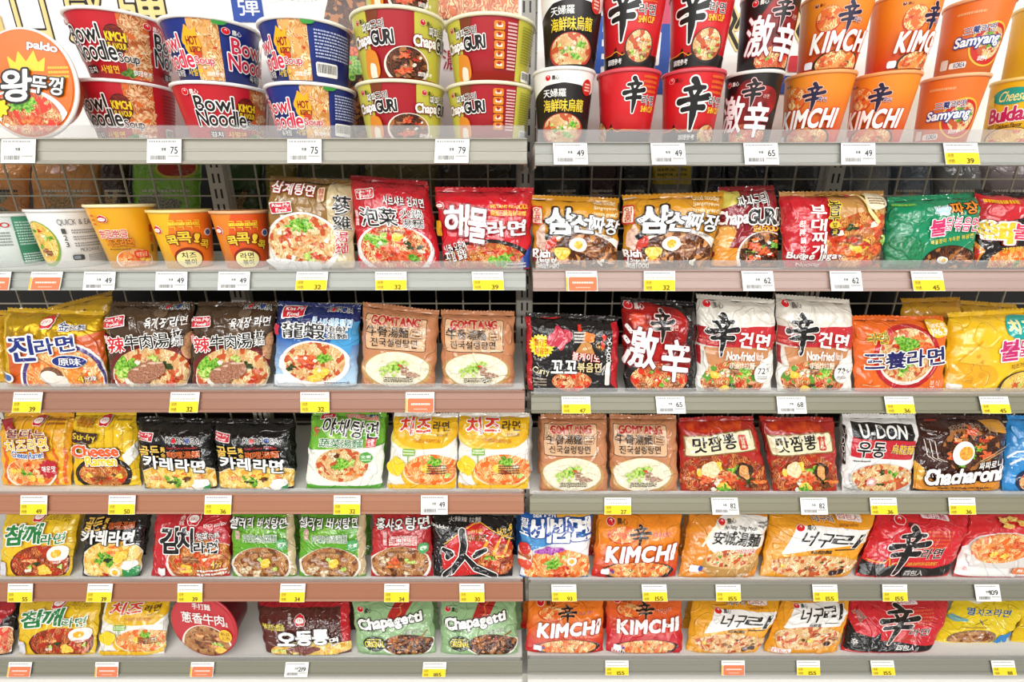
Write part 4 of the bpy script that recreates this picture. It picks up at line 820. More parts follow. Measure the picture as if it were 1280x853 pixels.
def d_gunmyun(p):
    p.poly([(0, .36), (1, .30), (1, .56), (0, .53)], '#c22a30'); p.box(.0, .55, .06, .8, '#a8212a', .0005)
    p.poly([(.1, .55), (.96, .53), (.86, .85), (.2, .85)], '#c88a5a'); p.poly([(0, .72), (.2, .80), (.25, 1), (0, 1)], '#f1ede6'); p.poly([(.84, .68), (1, .6), (1, 1), (.8, 1)], '#f1ede6')
    p.food(.50, .90, .42, .20, 'mix', 'o3@-.2,-.4 s2@-.1,-.5 L2@.25,-.4 G2@.4,-.3 c3 r5@.2,.1 k3 m2 y2', None, 0, seed=7)
    p.lines(.04, .44, .28, .52, 2, '#d8564a'); p.egg(.13, .12, .05); p.strokes(SHIN, K_, W_, .02, box=(.13, .22, .50, .62)); p.t(.36, .47, .48, .51, '라면', K_, b=0)
    p.t(.53, .38, .90, .54, '건면', W_, None, b=.07, rot=4); p.t(.38, .58, .74, .67, 'Non-fried', '#f7f0ea', b=.06); p.t(.76, .58, .85, .66, 'Noodle', '#f7f0ea', b=.02); p.t(.42, .69, .75, .76, '非油炸拉麵', '#f7ead8', b=.03)
    p.ell(.86, .80, .105, .105, '#cfc9be'); p.ell(.86, .80, .1, .1, '#f4f1ea'); p.t(.80, .745, .89, .81, '72', '#3a3632', b=.01); p.t(.9, .75, .93, .79, '%', '#3a3632', b=0); p.lines(.80, .83, .92, .87, 2, '#8a857e')
def d_samyang(p):
    p.ell(.58, .54, .36, .43, '#b81d22', part='printed_pattern'); p.ell(.58, .54, .31, .37, '#f2e9df', part='food_picture'); p.food(.58, .54, .30, .35, 'beef', 'L3@.0,-.5 g3@-.2,-.4 c3@.4,-.5 G2 z3@.6,-.3 r3 o3@.5,.4 g2@-.2,.6 x2@.3,.5', None, 0, seed=5)
    p.ell(.90, .18, .11, .12, '#f0b81f'); p.t(.82, .10, .98, .17, 'Since', '#fbf0d0', b=.04); p.t(.82, .18, .98, .27, '1963', '#fbf0d0', b=.05)
    p.t(.14, .24, .34, .38, '라면', '#5a6a1c', '#f2c840', .1, .03, rot=-6); p.t(.12, .46, .96, .68, '三養라면', '#1e1a5c', W_, .1, .085, rot=-5); p.lines(.1, .9, .3, .94, 1, '#f2b070'); p.t(.84, .84, .94, .93, '분식', '#f5dcc0', b=0)
def d_cheesebul(p):
    p.blob(.28, .82, .32, .16, '#e9a91f', 3, .1, 'printed_pattern'); p.ell(.3, .86, .05, .05, '#dc9a18'); p.ell(.42, .8, .04, .04, '#dc9a18')
    p.ell(.78, .22, .18, .15, '#1aa49a'); p.t(.64, .14, .92, .30, '치즈', '#f4ee9a', W_, .05, .05); p.food(.9, .95, .28, .2, 'yellow', 'r3 z4 G2', '#3a2a1c', .12, seed=4)
    p.t(.56, .38, .76, .62, '불', '#c8286c', W_, .1, .07, rot=-6); p.t(.76, .38, .99, .58, '닭볶', '#c8286c', W_, .1, .04, rot=3); p.t(.70, .64, .98, .7, '치즈가 맛있어', '#7c3a10', b=.03, rot=-12)
    p.poly([(.14, .64), (.36, .36), (.5, .68)], '#f0bf3c'); p.ell(.33, .56, .025, .03, '#dba02a'); p.ell(.38, .63, .02, .025, '#dba02a'); p.box(.04, .92, .22, .97, '#efe6da', .001)
# fourth shelf
def d_spicycheese(p):
    for i in range(7): p.strokes([[(.2, 0, .03), (.8, .3, .04), (.2, .6, .045), (.7, 1, .05)]], '#e0601c', part='printed_pattern', box=(.02 + i * .14, .5, .1 + i * .14, 1))
    for i in range(6): p.strokes([[(.2, 0, .02), (.8, .4, .02), (.3, 1, .02)]], '#f6c83a', part='printed_pattern', box=(.1 + i * .15, .02, .16 + i * .15, .5))
    p.food(.42, .83, .36, .21, 'orange', 'g3@-.2,.1 y4 r3 k1 c2', '#f4ead8', .06, seed=3); p.burst(.67, .77, .13, .12, '#b8202c', 12, .25); p.t(.58, .73, .77, .81, '매운맛', W_, b=.03)
    p.poly([(.0, .14), (.1, .1), (.24, .24), (.18, .3), (.06, .2)], '#a81c24'); p.otg(.5, .12, .07); p.lines(.65, .1, .88, .2, 2, '#8a4a1c')
    p.t(.14, .24, .66, .35, '불타는', '#7c1c2c', '#f6e6c0', .09, .06, rot=2); p.t(.12, .36, .70, .53, '치즈라면', '#f6c02a', '#fbf3e0', .1, .05, rot=-4, o2='#8a2a14', ow2=.17); p.t(.2, .54, .64, .62, 'Cheese Ramen', '#3a6aa8', W_, .14, .05, arc=-.3)
def d_stirfry(p):
    for i in range(7): p.strokes([[(.3, 0, .02), (.7, .3, .02), (.3, .6, .02), (.7, 1, .02)]], '#e9b81c', part='printed_pattern', box=(.02 + i * .14, .02, .1 + i * .14, .95))
    p.poly([(.75, .6), (1, .45), (1, .62), (.8, .76)], '#efe9dc'); p.ell(.45, .84, .42, .24, '#241b16', part='food_picture'); p.food(.44, .85, .36, .18, 'rare', 'y3 b2 x3', None, 0, seed=6)
    p.t(.06, .10, .34, .22, '볶음볶음', '#c8801c', '#8a4a14', .05, .04, rot=3); p.otg(.5, .13, .085); p.lines(.7, .12, .92, .16, 1, '#8a6a14'); p.poly([(.02, .28), (.44, .30), (.42, .38), (.3, .44), (.03, .42)], '#3a1a10'); p.t(.05, .31, .40, .41, 'Stir-fry', '#f0d03a', b=.03, rot=2)
    p.t(.04, .46, .72, .60, 'Cheese', '#e8571c', W_, .1, .08, o2='#6a2410', ow2=.18); p.t(.22, .60, .68, .72, 'Ramen', '#f2c81c', W_, .1, .07, o2='#6a2410', ow2=.18)
    p.t(.3, .86, .52, .93, '調理參考', '#4a3210', b=0)
def d_curryblk(p):
    p.myfood(.08, .27, .24, 4); p.korm(.38, .28, .82, .36)
    p.food(.5, .90, .56, .26, 'curry', 'g6@-.25,.05 k2@-.2,.05 x3@-.6,-.1 y5@.0,-.5 c2@.0,-.3 e1@.2,.5 x2@.6,-.2 b2@.3,-.2', '#f0ece4', .05, seed=6)
    p.t(.04, .40, .29, .55, '골든', '#f0c050', K_, .08, .05); p.t(.31, .41, .38, .48, '黃', '#f0c050', b=.03); p.t(.31, .49, .38, .56, '金', '#f0c050', b=.03); p.t(.40, .40, .80, .44, 'Gold Curry Noodles', '#b8282a', b=.03, sk=.2); p.t(.40, .46, .82, .56, '咖哩湯麵', '#d86a2c', '#2a120a', .05, .04)
    p.t(.07, .56, .86, .73, '카레라면', W_, K_, .11, .08, rot=5); p.box(.7, .9, .9, 1, '#2f8a4a', .001); p.blob(.78, .92, .12, .06, '#f2efe8', 3, .2)
def d_veggie(p):
    for i in range(10):
        R = random.Random(i + 3); p.blob(R.uniform(.1, .95), R.uniform(.1, .5), .07, .05, '#9cd04a', i, .3, 'printed_pattern')
    p.poly([(0, .5), (1, .45), (1, .95), (0, .95)], '#eef0e4'); p.box(0, .95, 1, 1, '#4f9a2a', .0005)
    p.food(.45, .70, .38, .235, 'beef', 's4@-.4,-.5 b2@-.3,-.6 g4@-.15,.1 L3@.0,-.1 c4@.6,.4 c3@.4,.5 G3@.5,-.2', '#eeeade', .08, seed=6); p.ell(.77, .58, .085, .07, '#4ea03a'); p.t(.70, .55, .84, .59, '全素', W_, b=.04); p.lines(.71, .6, .83, .63, 1, '#d8ecc8')
    p.myfood(.2, .07, .18); p.korm(.56, .02, .9, .1, 4); p.t(.42, .06, .9, .13, 'Vegetable Noodle', '#e0581c', W_, .08, .03, rot=6)
    p.t(.17, .13, .9, .32, '야채탕면', K_, W_, .1, .05, rot=4); p.t(.15, .345, .72, .45, '蔬菜湯麵', '#1f7a3a', W_, .09, .04); p.box(.76, .34, .88, .45, '#d8404a', .001); p.t(.78, .35, .86, .44, '全素', W_, b=0); p.t(.08, .2, .13, .32, '素', '#c83a3a', b=0)
def d_cheesewhite(p):
    p.poly([(0, 0), (1, 0), (1, .36), (.8, .46), (.5, .48), (.2, .44), (0, .30)], '#eab61a'); p.poly([(0, .3), (.2, .44), (.5, .48), (.2, .49), (0, .4)], '#f3d35a')
    p.ell(.62, .80, .44, .24, '#e6b62a', part='food_picture'); p.food(.62, .76, .41, .21, 'orange', 'y2@-.3,-.05 g4@.1,-.6 L2@.15,-.5 r3@.1,.25 G3@.5,.3 o2@.4,-.3 x2', '#f0dcae', .04, seed=6, inner=None); p.lines(.56, .68, .85, .80, 4, '#4a3a2a', seed=5)
    p.t(.12, .08, .58, .28, '치즈', '#d8371c', W_, .1, .08, rot=-2); p.t(.62, .12, .86, .24, '라면', '#3a2410', None, b=.04); p.t(.68, .27, .85, .31, '起司拉麵', '#8a5a18', b=0); p.t(.35, .34, .74, .39, 'CHEESE RAMYUN', '#c8701c', b=.0, rot=2)
    p.box(.19, .47, .37, .56, '#7cae3a', .001, rot=-3); p.lines(.2, .48, .36, .55, 2, '#e8f0d0'); p.box(.265, .55, .28, .66, '#7cae3a', .0004)
    p.blob(.12, .7, .1, .13, '#f2cf2a', 4, .1, 'printed_pattern'); p.box(.02, .93, .97, .985, '#eab61a', .001)
def d_jjamppong(p):
    p.poly([(.12, .0), (.9, .0), (.8, .2), (.1, .2)], mottle('#a81c18', '#d8501f', 'film', 40))
    p.food(.5, .86, .54, .36, 'dark', 'G3@-.3,-.2 L2@.4,-.35 k3@.5,.1 s3@-.2,.1 x4@.1,-.3 o3 c4 y3 g3@.1,.4 z3 b1@.6,.2', None, 0, seed=5)
    p.blob(.76, .72, .09, .12, mottle('#2a1c18', '#4a3020'), 4, .12); p.blob(.755, .73, .06, .09, mottle('#d08a4a', '#e8b070'), 5, .12); p.blob(.36, .7, .11, .1, mottle('#e8c890', '#f6e6c4'), 8, .12)
    p.box(.06, .23, .92, .50, '#8a6a34', .001, rot=-5); p.box(.075, .245, .905, .485, '#e9dcb6', .001, rot=-5)
    p.t(.16, .26, .70, .45, '맛짬뽕', '#16100c', None, b=.06, rot=-6); p.box(.73, .25, .83, .44, '#b8301c', .004, rot=-6); p.t(.755, .27, .805, .42, '炒碼麵', '#f2e2c0', vert=True, b=.02)
def d_udon(p):
    p.box(.13, .12, .95, .34, '#161312', .0005, rot=2); p.t(.24, .15, .86, .32, 'U-DON', W_, None, b=.045, rot=2, tr=.14); p.box(.12, .34, .97, .58, '#c2202a', .0005, rot=2); p.t(.2, .37, .58, .56, '우동', '#161312', W_, .09, .07, rot=2); p.t(.66, .40, .97, .52, '烏龍麵', '#f2c81c', '#5a2a80', .08, .03, rot=3)
    p.box(0, .2, .05, .7, '#1c1816', .0005); p.t(.005, .25, .045, .65, 'U-DON', W_, vert=True, b=.0); p.lines(.15, .6, .4, .63, 1, '#5a5652')
    p.food(.58, .84, .46, .2, 'beef', 'k3@-.1,-.4 g3@.3,-.3 k2@.0,.4 c2@.4,.2 r2@-.5,.3 s3 o3', '#c9c8c4', .08, seed=6); p.ell(.42, .87, .07, .05, '#e8a0a0', part='food_picture'); p.ell(.42, .87, .04, .03, '#f6e6e0', part='food_picture'); p.box(.05, .955, .3, .975, '#a8a49e', .0005)
def d_chacha(p):
    p.poly([(0, .75), (.3, .88), (1, .86), (1, 1), (0, 1)], '#d88a24'); p.poly([(0, .66), (.12, .72), (.2, .86), (0, .9)], '#e6a83a'); p.poly([(.78, .0), (1, .0), (1, .26), (.82, .2)], '#d8962c')
    p.food(.6, .45, .32, .30, 'jja', 'r5 z3 g3 c4 x4', None, 0, seed=5)
    p.ell(.52, .50, .12, .155, '#f6f2ea', part='food_picture'); p.ell(.55, .5, .075, .09, mottle('#d88a2c', '#f2b84a'), part='food_picture')
    for i in range(3): p.strokes([[(0, 0, .02), (.3, .8, .02), (1, 1, .01)]], '#e8d8c8', part='printed_pattern', box=(.08 + .05 * i, .36, .24 + .06 * i, .62))
    p.strokes([[(1, 0, .02), (0, 1, .03)], [(1, .25, .02), (.05, 1.1, .03)]], '#e0b878', part='food_picture', box=(.72, .42, .97, .6)); p.t(.33, .12, .88, .2, '짜장라면 불맛 가득', '#a88a74', b=.02, arc=.7)
    p.t(.14, .70, .98, .88, 'Chacharoni', W_, '#3a150c', .12, .09, rot=-4, sk=.1); p.t(.72, .60, .97, .70, '짜짜로니', W_, '#3a150c', .08, .04, rot=-6); p.lines(.3, .93, .9, .96, 1, '#5a2a10'); p.lines(.1, .08, .25, .12, 1, '#c83a20')
def d_bluewave(p):
    for i in range(3): p.strokes([[(0, .6, .05), (.3, .2, .05), (.6, .1, .04), (.8, .4, .03)], [(.1, .9, .05), (.5, .5, .04), (.9, .6, .03)]], '#eaf2f8', part='printed_pattern', box=(.05 + .3 * i, .45, .4 + .3 * i, .7))
    p.ell(.6, .85, .4, .2, '#1a2a4a'); p.food(.6, .87, .34, .16, 'beef', 'r3', None, 0)
# fifth and sixth shelves
def d_sesame(p):
    p.food(.54, .82, .42, .3, 'dark', 'y2@.0,.35 y2@.2,.4 x3@-.4,-.2 k2@-.2,.0 r4 o3@-.5,.2 G2', '#5a1a10', .06, seed=6); p.ell(.78, .66, .15, .13, '#f4eee2', part='food_picture'); p.ell(.76, .65, .07, .06, mottle('#f0a01f', '#f6c040'), part='food_picture'); p.lines(.68, .74, .88, .79, 1, '#c8402c')
    p.box(0, .78, .08, .98, '#d8d4d8', .0005); p.otg(.45, .07, .075); p.t(.58, .06, .9, .16, '고소하고 맛있는', '#6a5010', b=0, rot=4)
    p.t(.08, .22, .33, .50, '참', '#1c7a36', W_, .1, .09, sk=.15, rot=-4); p.t(.32, .20, .56, .48, '깨', '#1c7a36', W_, .1, .09, sk=.15, rot=-3); p.t(.57, .34, .86, .5, '라면', '#1c7a36', W_, .11, .07, sk=.12)
def d_curryblk2(p):
    p.food(.5, .80, .52, .36, 'curry', 'g7@-.3,-.1 k2@-.25,-.1 e1@.05,.45 r1@-.3,.55 x4@.0,-.5 c2@-.1,-.6 y4@.3,-.2', '#f0ece4', .05, seed=6); p.box(.66, .86, .95, 1, '#2f8a4a', .001); p.blob(.78, .82, .16, .06, '#f2efe8', 3, .2)
    p.t(.06, .08, .30, .27, '골든', '#e8b84a', K_, .08, .06); p.t(.32, .09, .39, .17, '黃', '#e8b84a', b=.03); p.t(.32, .18, .39, .26, '金', '#e8b84a', b=.03); p.t(.42, .15, .84, .26, '咖哩湯麵', '#c8602c', '#2a120a', .05, .04); p.t(.03, .28, .84, .50, '카레라면', W_, K_, .11, .09, rot=3)
def d_kimchiott(p):
    p.food(.62, .80, .46, .36, 'rare', 'z4@.1,-.1 z2@.3,.0 y2@-.5,.3 o3 m2 x3', '#f2e8dc', .06, seed=7); p.otg(.52, .1, .085); p.t(.34, .02, .40, .2, '不倒翁', W_, vert=True, b=.0); p.t(.68, .2, .95, .25, 'KIMCHI RAMEN', '#f6d8d0', b=.02)
    p.t(.12, .24, .34, .62, '김', K_, W_, .07, .1); p.t(.34, .26, .54, .60, '치', K_, W_, .07, .1); p.t(.55, .46, .85, .63, '라면', K_, W_, .09, .08); p.t(.58, .32, .74, .43, '泡菜', W_, K_, .1, .02); p.t(.75, .33, .87, .42, '拉麵', W_, K_, .08, 0)
    p.t(.76, .74, .9, .86, '4分', '#f0c030', '#3a2010', .1, .03); p.lines(.58, .87, .95, .97, 2, '#f4ece4'); p.box(.1, .85, .17, .96, '#efe8e6', .001)
def d_celery(p):
    for i in range(9):
        R = random.Random(i + 9); p.blob(R.uniform(.05, .9), R.uniform(.05, .5), .09, .06, '#7ab534', i, .35, 'printed_pattern')
    p.box(.88, 0, 1, 1, film('#c9b48c', 'film'), .0005)
    p.food(.46, .83, .46, .29, 'broth', 'p7 s5@-.5,.2 s4@-.2,.4 G3@.1,-.3 y2@.15,-.1 G2@.4,.2', '#e8e2d4', .07, seed=7)
    p.t(.02, .10, .88, .25, '셀러리 버섯탕면', W_, K_, .12, .04); p.t(.20, .34, .74, .46, '芹菜肉絲湯麵', '#1f6a30', W_, .08, .03); p.t(.10, .27, .16, .42, '韓國', '#c83a3a', W_, .06, .0, vert=True); p.ell(.81, .5, .08, .09, '#4aa05a'); p.t(.75, .47, .87, .53, '全素', W_, b=.03); p.lines(.3, .6, .7, .63, 1, '#5a4a38')
def d_hongshao(p):
    p.food(.48, .82, .50, .29, 'broth', 'c3@-.3,.0 z2@-.2,-.1 G3@.3,-.1 p4 s4 b3 c1@-.1,.1', '#eae2d6', .07, seed=8)
    p.t(.08, .10, .52, .27, '홍샤오', W_, K_, .12, .05); p.t(.57, .09, .96, .27, '탕면', W_, K_, .12, .05); p.t(.30, .36, .76, .5, '紅燒湯麵', '#c82a2c', W_, .09, .03); p.t(.20, .30, .26, .5, '韓國', '#c83a3a', W_, .06, .0, vert=True); p.ell(.86, .55, .085, .09, '#4aa05a'); p.t(.80, .52, .92, .58, '全素', W_, b=.03); p.lines(.3, .59, .7, .62, 1, '#4a2a20')
def d_fire(p):
    p.poly([(.48, .12), (.58, .12), (.98, .5), (1, .9), (.6, .95), (.24, 1), (.1, .85), (.12, .55)], '#c8201f'); p.strokes([[(0, .5, .01), (.46, 0, .012), (.54, 0, .012), (1, .45, .012)]], '#e8b040', part='printed_pattern', box=(.14, .12, .98, .85))
    p.food(.80, .74, .28, .24, 'dark', 'y2@.2,-.2 c5 r4 g2 x3 z3', None, 0, seed=7); p.strokes([[(.1, 1, .1), (.3, .3, .1), (.2, 0, .02)], [(.5, 1, .12), (.6, .4, .1), (.7, 0, .02)], [(.8, 1, .1), (.9, .3, .06)]], '#e8a02a', part='food_picture', box=(.55, .36, .98, .62))
    p.t(.0, .17, .2, .25, 'paldo', W_, None, b=.04, part='brand_emblem'); p.t(.2, .04, .6, .12, '火辣辣 拉麵', '#c8c2bc', b=.02); p.t(.43, .31, .66, .42, '화라면', '#241410', '#e89a2a', .05, .04); p.t(.48, .22, .62, .28, 'HWA RAMEN', '#f0b030', b=.02); p.t(.80, .20, .98, .31, 'Hot &', '#f0c040', b=.02, sk=.2, rot=-8); p.t(.84, .31, .98, .40, 'Spicy', '#f0c040', b=.02, sk=.2, rot=-8)
    p.strokes(HWA, K_, W_, .018, box=(.08, .26, .80, .98))
def d_bibim(p):
    p.poly([(0, .38), (1, .35), (1, .42), (.6, .47), (.2, .62), (0, .8)], '#4a90c8'); p.poly([(0, .75), (.2, .57), (.6, .44), (1, .40), (1, 1), (0, 1)], '#ecebea')
    for i in range(14): p.ell(.04 + i * .07, .40 if i % 2 else .37, .02, .025, '#5aa8e0', 45)
    p.food(.55, .88, .5, .3, 'orange', 'r8@.1,.1 z3@.1,.0 G6@.0,-.4 L2@-.1,-.3 e1@.4,-.4 g2@-.1,-.2', None, 0, seed=4); p.blob(.42, .58, .14, .07, mottle('#8a2a8c', '#c070c0'), 4, .35)
    p.t(.18, .02, .5, .09, 'BIBIMMEN', W_, b=.02); p.box(.52, .02, .98, .09, '#e0a83c', .002); p.t(.02, .12, .12, .24, '팔', W_, b=.03); p.t(.02, .25, .12, .37, '도', W_, b=.03)
    p.t(.17, .11, .42, .44, '비', W_, '#1f4a9c', .08, .12); p.t(.43, .11, .69, .44, '빔', W_, '#1f4a9c', .08, .1); p.t(.70, .11, .97, .42, '면', W_, '#1f4a9c', .08, .1)
    p.box(.0, .56, .17, .80, '#e9dcc4', .003); p.ell(.08, .56, .07, .09, '#c8281f'); p.box(.0, .64, .16, .70, '#a8562c', .001); p.ell(.08, .8, .09, .07, '#d84a30')
def d_kimchibag(p, four=False, top=.0):
    o = top
    p.egg(.16, .13 + o, .05); p.food(.32, .35 + o, .19, .14, 'orange', 'z4', '#c8341c', .08, seed=3)
    p.strokes(SHIN, '#1c1410', '#f0a070', .02, box=(.40, .20 + o, .64, .54 + o)); p.t(.67, .30 + o, .86, .37 + o, '라면', '#c8282c', '#f4b890', .08, .02, rot=-3)
    p.food(.53, .90, .42, .14, 'orange', 'm3 G3 c4 o4 z3 r2', '#241a16', .1, seed=7)
    p.t(.15, .52 + o, .93, .75 + o, 'KIMCHI', W_, '#a8281a', .07, .1, sk=.1, rot=-2, tr=.18)
    p.box(.1, .86, .2, .95, '#efeaf0', .0008, 'brand_emblem'); p.ell(.22, .88, .025, .03, '#c82a3a', part='brand_emblem', cell=.0006); p.ell(.225, .9, .02, .02, '#2a3f8c', part='brand_emblem', cell=.0006)
    if four: p.t(.08, .93, .26, .99, '四包入', W_, b=.04)
def d_ansung(p):
    p.blob(.68, .34, .45, .33, '#f4f0e8', 3, .08, 'printed_pattern'); p.strokes([[(.9, 0, .02), (.2, .3, .04), (0, .7, .02)]], '#f6e6c0', part='printed_pattern', box=(.22, .05, .7, .7))
    p.ell(.64, .80, .36, .22, '#b88a48', part='food_picture'); p.box(.36, .72, .92, .82, '#b88a48', .003, 'food_picture'); p.food(.64, .72, .34, .15, 'beef', 'r3 g3 c4 b2', '#d0a868', .06, seed=5)
    p.egg(.42, .13, .045); p.t(.45, .2, .86, .28, 'An Sung Tang Myun', K_, b=.02, rot=3, sk=.2); p.t(.33, .29, .93, .50, '安城湯麵', K_, None, b=.045, rot=4); p.lines(.88, .14, 1, .24, 2, '#6a6a6a'); p.t(.66, .55, .9, .62, '牛肉味', '#c8402c', W_, .1, .02)
    p.box(.12, .82, .25, .92, '#efeaf0', .0008, 'brand_emblem'); p.ell(.26, .86, .03, .04, '#3a4f9c', part='brand_emblem', cell=.0006); p.t(.75, .93, .9, .98, '調理參考', '#f6e6d0', b=0)
def d_neoguri(p, four=False, tilt=6):
    p.poly([(.26, .18), (.52, .20), (.98, .30), (.98, .50), (.55, .56), (.18, .66)], '#f4f0ea')
    p.egg(.30, .22, .042, w=2.0); p.t(.34, .30, .64, .52, '너구', K_, '#f4f0ea', .05, .06, rot=tilt, sk=.2); p.t(.64, .34, .92, .54, '리', K_, '#f4f0ea', .05, .06, rot=tilt, sk=.2); p.t(.46, .58, .68, .64, '烏龍麵', K_, b=.02); p.lines(.7, .56, .9, .6, 1, K_)
    p.food(.55, .84, .46, .17, 'beef', 's3 c3 x3 r2 k3 m2 o3 y1', None, 0, seed=9); p.ell(.78, .92, .04, .04, '#3a1a14', part='food_picture'); p.ell(.85, .9, .04, .04, '#3a1a14', part='food_picture')
    p.t(.42, .05, .62, .15, '너구리', K_, W_, .08, .04, rot=2); p.box(.66, .03, .88, .15, '#f6e8dc', .003, rot=8); p.t(.68, .05, .86, .13, '四包入', '#c83a4a', b=.02, rot=8); p.t(.66, .19, .84, .23, '調理參考', '#8a3a10', b=0)
def d_neo2(p):
    p.poly([(.2, .10), (.85, .04), (.98, .3), (.9, .52), (.5, .54), (.12, .58)], '#f4f0ea'); p.egg(.22, .14, .045, w=2.2); p.t(.30, .18, .62, .44, '너구', K_, '#f4f0ea', .05, .06, sk=.25, rot=-5); p.t(.62, .12, .9, .40, '리', K_, '#f4f0ea', .05, .06, sk=.25, rot=-5); p.t(.45, .46, .62, .52, '烏龍麵', K_, b=.02); p.lines(.66, .44, .86, .47, 1, K_)
    p.food(.52, .74, .46, .21, 'beef', 's3 c4 x3 r4 k2 m2 o3 y1', None, 0, seed=9); p.ell(.80, .82, .04, .04, '#3a1a14', part='food_picture'); p.box(.1, .92, .36, 1, '#f6e8dc', .002); p.t(.12, .925, .34, .985, '四包入', '#c83a4a', b=.02)
def d_shinbag(p, kind=0):
    if kind == 0:
        p.poly([(0, .80), (.2, .82), (.24, .72), (.28, .86), (.33, .80), (.5, .84), (.8, .87), (1, .8), (1, 1), (0, 1)], K_); p.strokes([[(0, .5, .05), (.5, .55, .05), (.58, .05, .05), (.68, .8, .05), (.8, .45, .05), (1, .6, .05)]], '#d8a040', part='printed_pattern', box=(.05, .70, .45, .86))
        p.egg(.26, .12, .06, txt=False); p.t(.34, .16, .46, .24, '農心', '#4a1014', b=.03, part='brand_emblem'); p.lines(.56, .28, .84, .58, 5, '#e0582c', seed=3)
        p.strokes(SHIN, K_, '#f2d8d0', .02, box=(.24, .26, .62, .95)); p.t(.60, .56, .82, .72, '라면', K_, '#f2d8d0', .07, .05, rot=-2); p.t(.50, .77, .82, .82, 'SHIN RAMYUN GOURMET', '#e8a83a', b=.03); p.ell(.62, .93, .14, .08, '#2c2826'); p.t(.52, .89, .72, .97, '四包入', '#d8d2cc', b=.03)
        p.box(.52, .02, .8, .12, '#f2e0e0', .003, rot=8); p.t(.55, .03, .77, .11, '辛拉麵', '#c0203a', b=.02, rot=8)
    else:
        p.poly([(0, .55), (.1, .68), (.32, .72), (.36, .62), (.4, .78), (.6, .80), (.85, .86), (1, .9), (1, 1), (0, 1)], K_); p.lines(.58, .2, .86, .52, 5, '#d85a3c', seed=3); p.lines(.45, .72, .8, .78, 1, '#b84a2c')
        p.box(.5, .0, .74, .12, '#f2e0e4', .003, rot=-4); p.t(.53, .01, .71, .1, '四包入', '#c0203a', b=.02, rot=-4); p.t(.04, .32, .16, .46, '신라면', K_, '#e8c0b0', .08, .03, rot=40)
        p.strokes(SHIN, K_, '#f2d8d0', .02, box=(.32, .14, .70, .84)); p.t(.66, .56, .86, .68, '라면', K_, '#f2d8d0', .07, .04, rot=-2); p.t(.60, .85, .8, .95, '四包入', '#f2eee8', b=.05); p.t(.08, .8, .16, .9, '辛', '#f2eee8', b=.04)
def d_redwhite(p):
    p.poly([(0, .62), (.2, .40), (.5, .36), (.75, .5), (1, .75), (1, 1), (0, 1)], '#efeae6'); p.food(.42, .58, .36, .27, 'orange', 'c8 z4 x6 y3', '#e2dbd4', .1, seed=4); p.poly([(.06, .68), (.8, .68), (.72, .86), (.16, .84)], '#d8d2cc')
    p.food(.42, .57, .33, .22, 'orange', 'c8 z5 x6 y2', None, 0, seed=4)
    for i, (x, y) in enumerate(((.36, .14), (.46, .12), (.55, .18), (.7, .25), (.4, .22))): p.blob(x, y, .05, .04, mottle('#d8a038', '#f0cf7a'), i, .2)
    p.box(.76, .48, 1, .74, '#d84a44', .002); p.lines(.78, .52, .98, .7, 3, '#f2c0b8'); p.box(.62, .84, .92, .93, '#e0783c', .004); p.t(.67, .86, .88, .91, '無油炸', W_, b=.02); p.lines(.74, .03, .98, .14, 3, '#f2c8c0'); p.t(.08, .86, .16, .92, '農心', '#c83a3a', b=0)
def d_odong(p):
    p.box(0, 0, 1, .14, '#b8202a', .0005); p.box(.9, 0, 1, 1, '#c0222c', .0005)
    for i in range(8):
        for j in range(4): p.box(.55 + j * .085, .16 + i * .075, .61 + j * .085, .21 + i * .075, '#4a211a', .0008)
    p.food(.55, .97, .48, .2, 'curry', 'b4@-.5,.0 c3@.4,-.2 y3@.5,-.1 x3 k3', None, 0, seed=4); p.blob(.45, .9, .16, .08, mottle('#6a3a34', '#8a5048'), 4, .15)
    p.otg(.47, .38, .055); p.t(.34, .28, .38, .44, '不倒翁', W_, vert=True, b=.0); p.t(.07, .45, .30, .56, '韓式的麵條', '#e0d040', b=.02); p.lines(.1, .9, .25, .96, 1, '#a8c83a')
    p.t(.19, .60, .39, .83, '오', W_, '#2a1410', .1, .1, sk=.15); p.t(.40, .58, .58, .82, '동', W_, '#2a1410', .1, .1, sk=.15); p.t(.59, .56, .76, .80, '통', W_, '#2a1410', .1, .1, sk=.15); p.t(.77, .7, .86, .82, '면', W_, '#2a1410', .1, .03)
def d_chapagetti(p):
    p.poly([(.52, 0), (.75, 0), (.62, .38), (.40, .42)], '#b0241f'); p.strokes([[(.8, 0, .03), (.5, .3, .04), (.6, .6, .03), (.2, 1, .03)]], '#d8703a', part='printed_pattern', box=(.46, .0, .7, .38))
    p.egg(.09, .2, .035, w=2.4); p.food(.66, .84, .34, .2, 'jja', 'b4 x5 m2 r2', '#e9e6dc', .05, seed=6); p.strokes([[(0, 1, .05), (.3, .4, .06), (.6, .6, .06), (1, 0, .03)], [(.05, 1.1, .05), (.5, .55, .06), (.9, .5, .04)]], mottle('#6e3818', '#a8622c'), part='food_picture', box=(.44, .6, .92, .86))
    p.t(.07, .30, .86, .54, 'Chapagetti', W_, '#16130f', .13, .085, rot=-7); p.t(.62, .55, .84, .63, '짜파게티', K_, '#e8ecd8', .06, .0, rot=-5); p.lines(.08, .55, .3, .59, 1, '#4a6a3c')
    p.ell(.24, .80, .14, .14, '#24301c'); p.t(.12, .75, .36, .86, 'ORIGINAL', '#e6d24a', '#24301c', .08, .05); p.lines(.15, .7, .33, .74, 1, '#d8c84a')
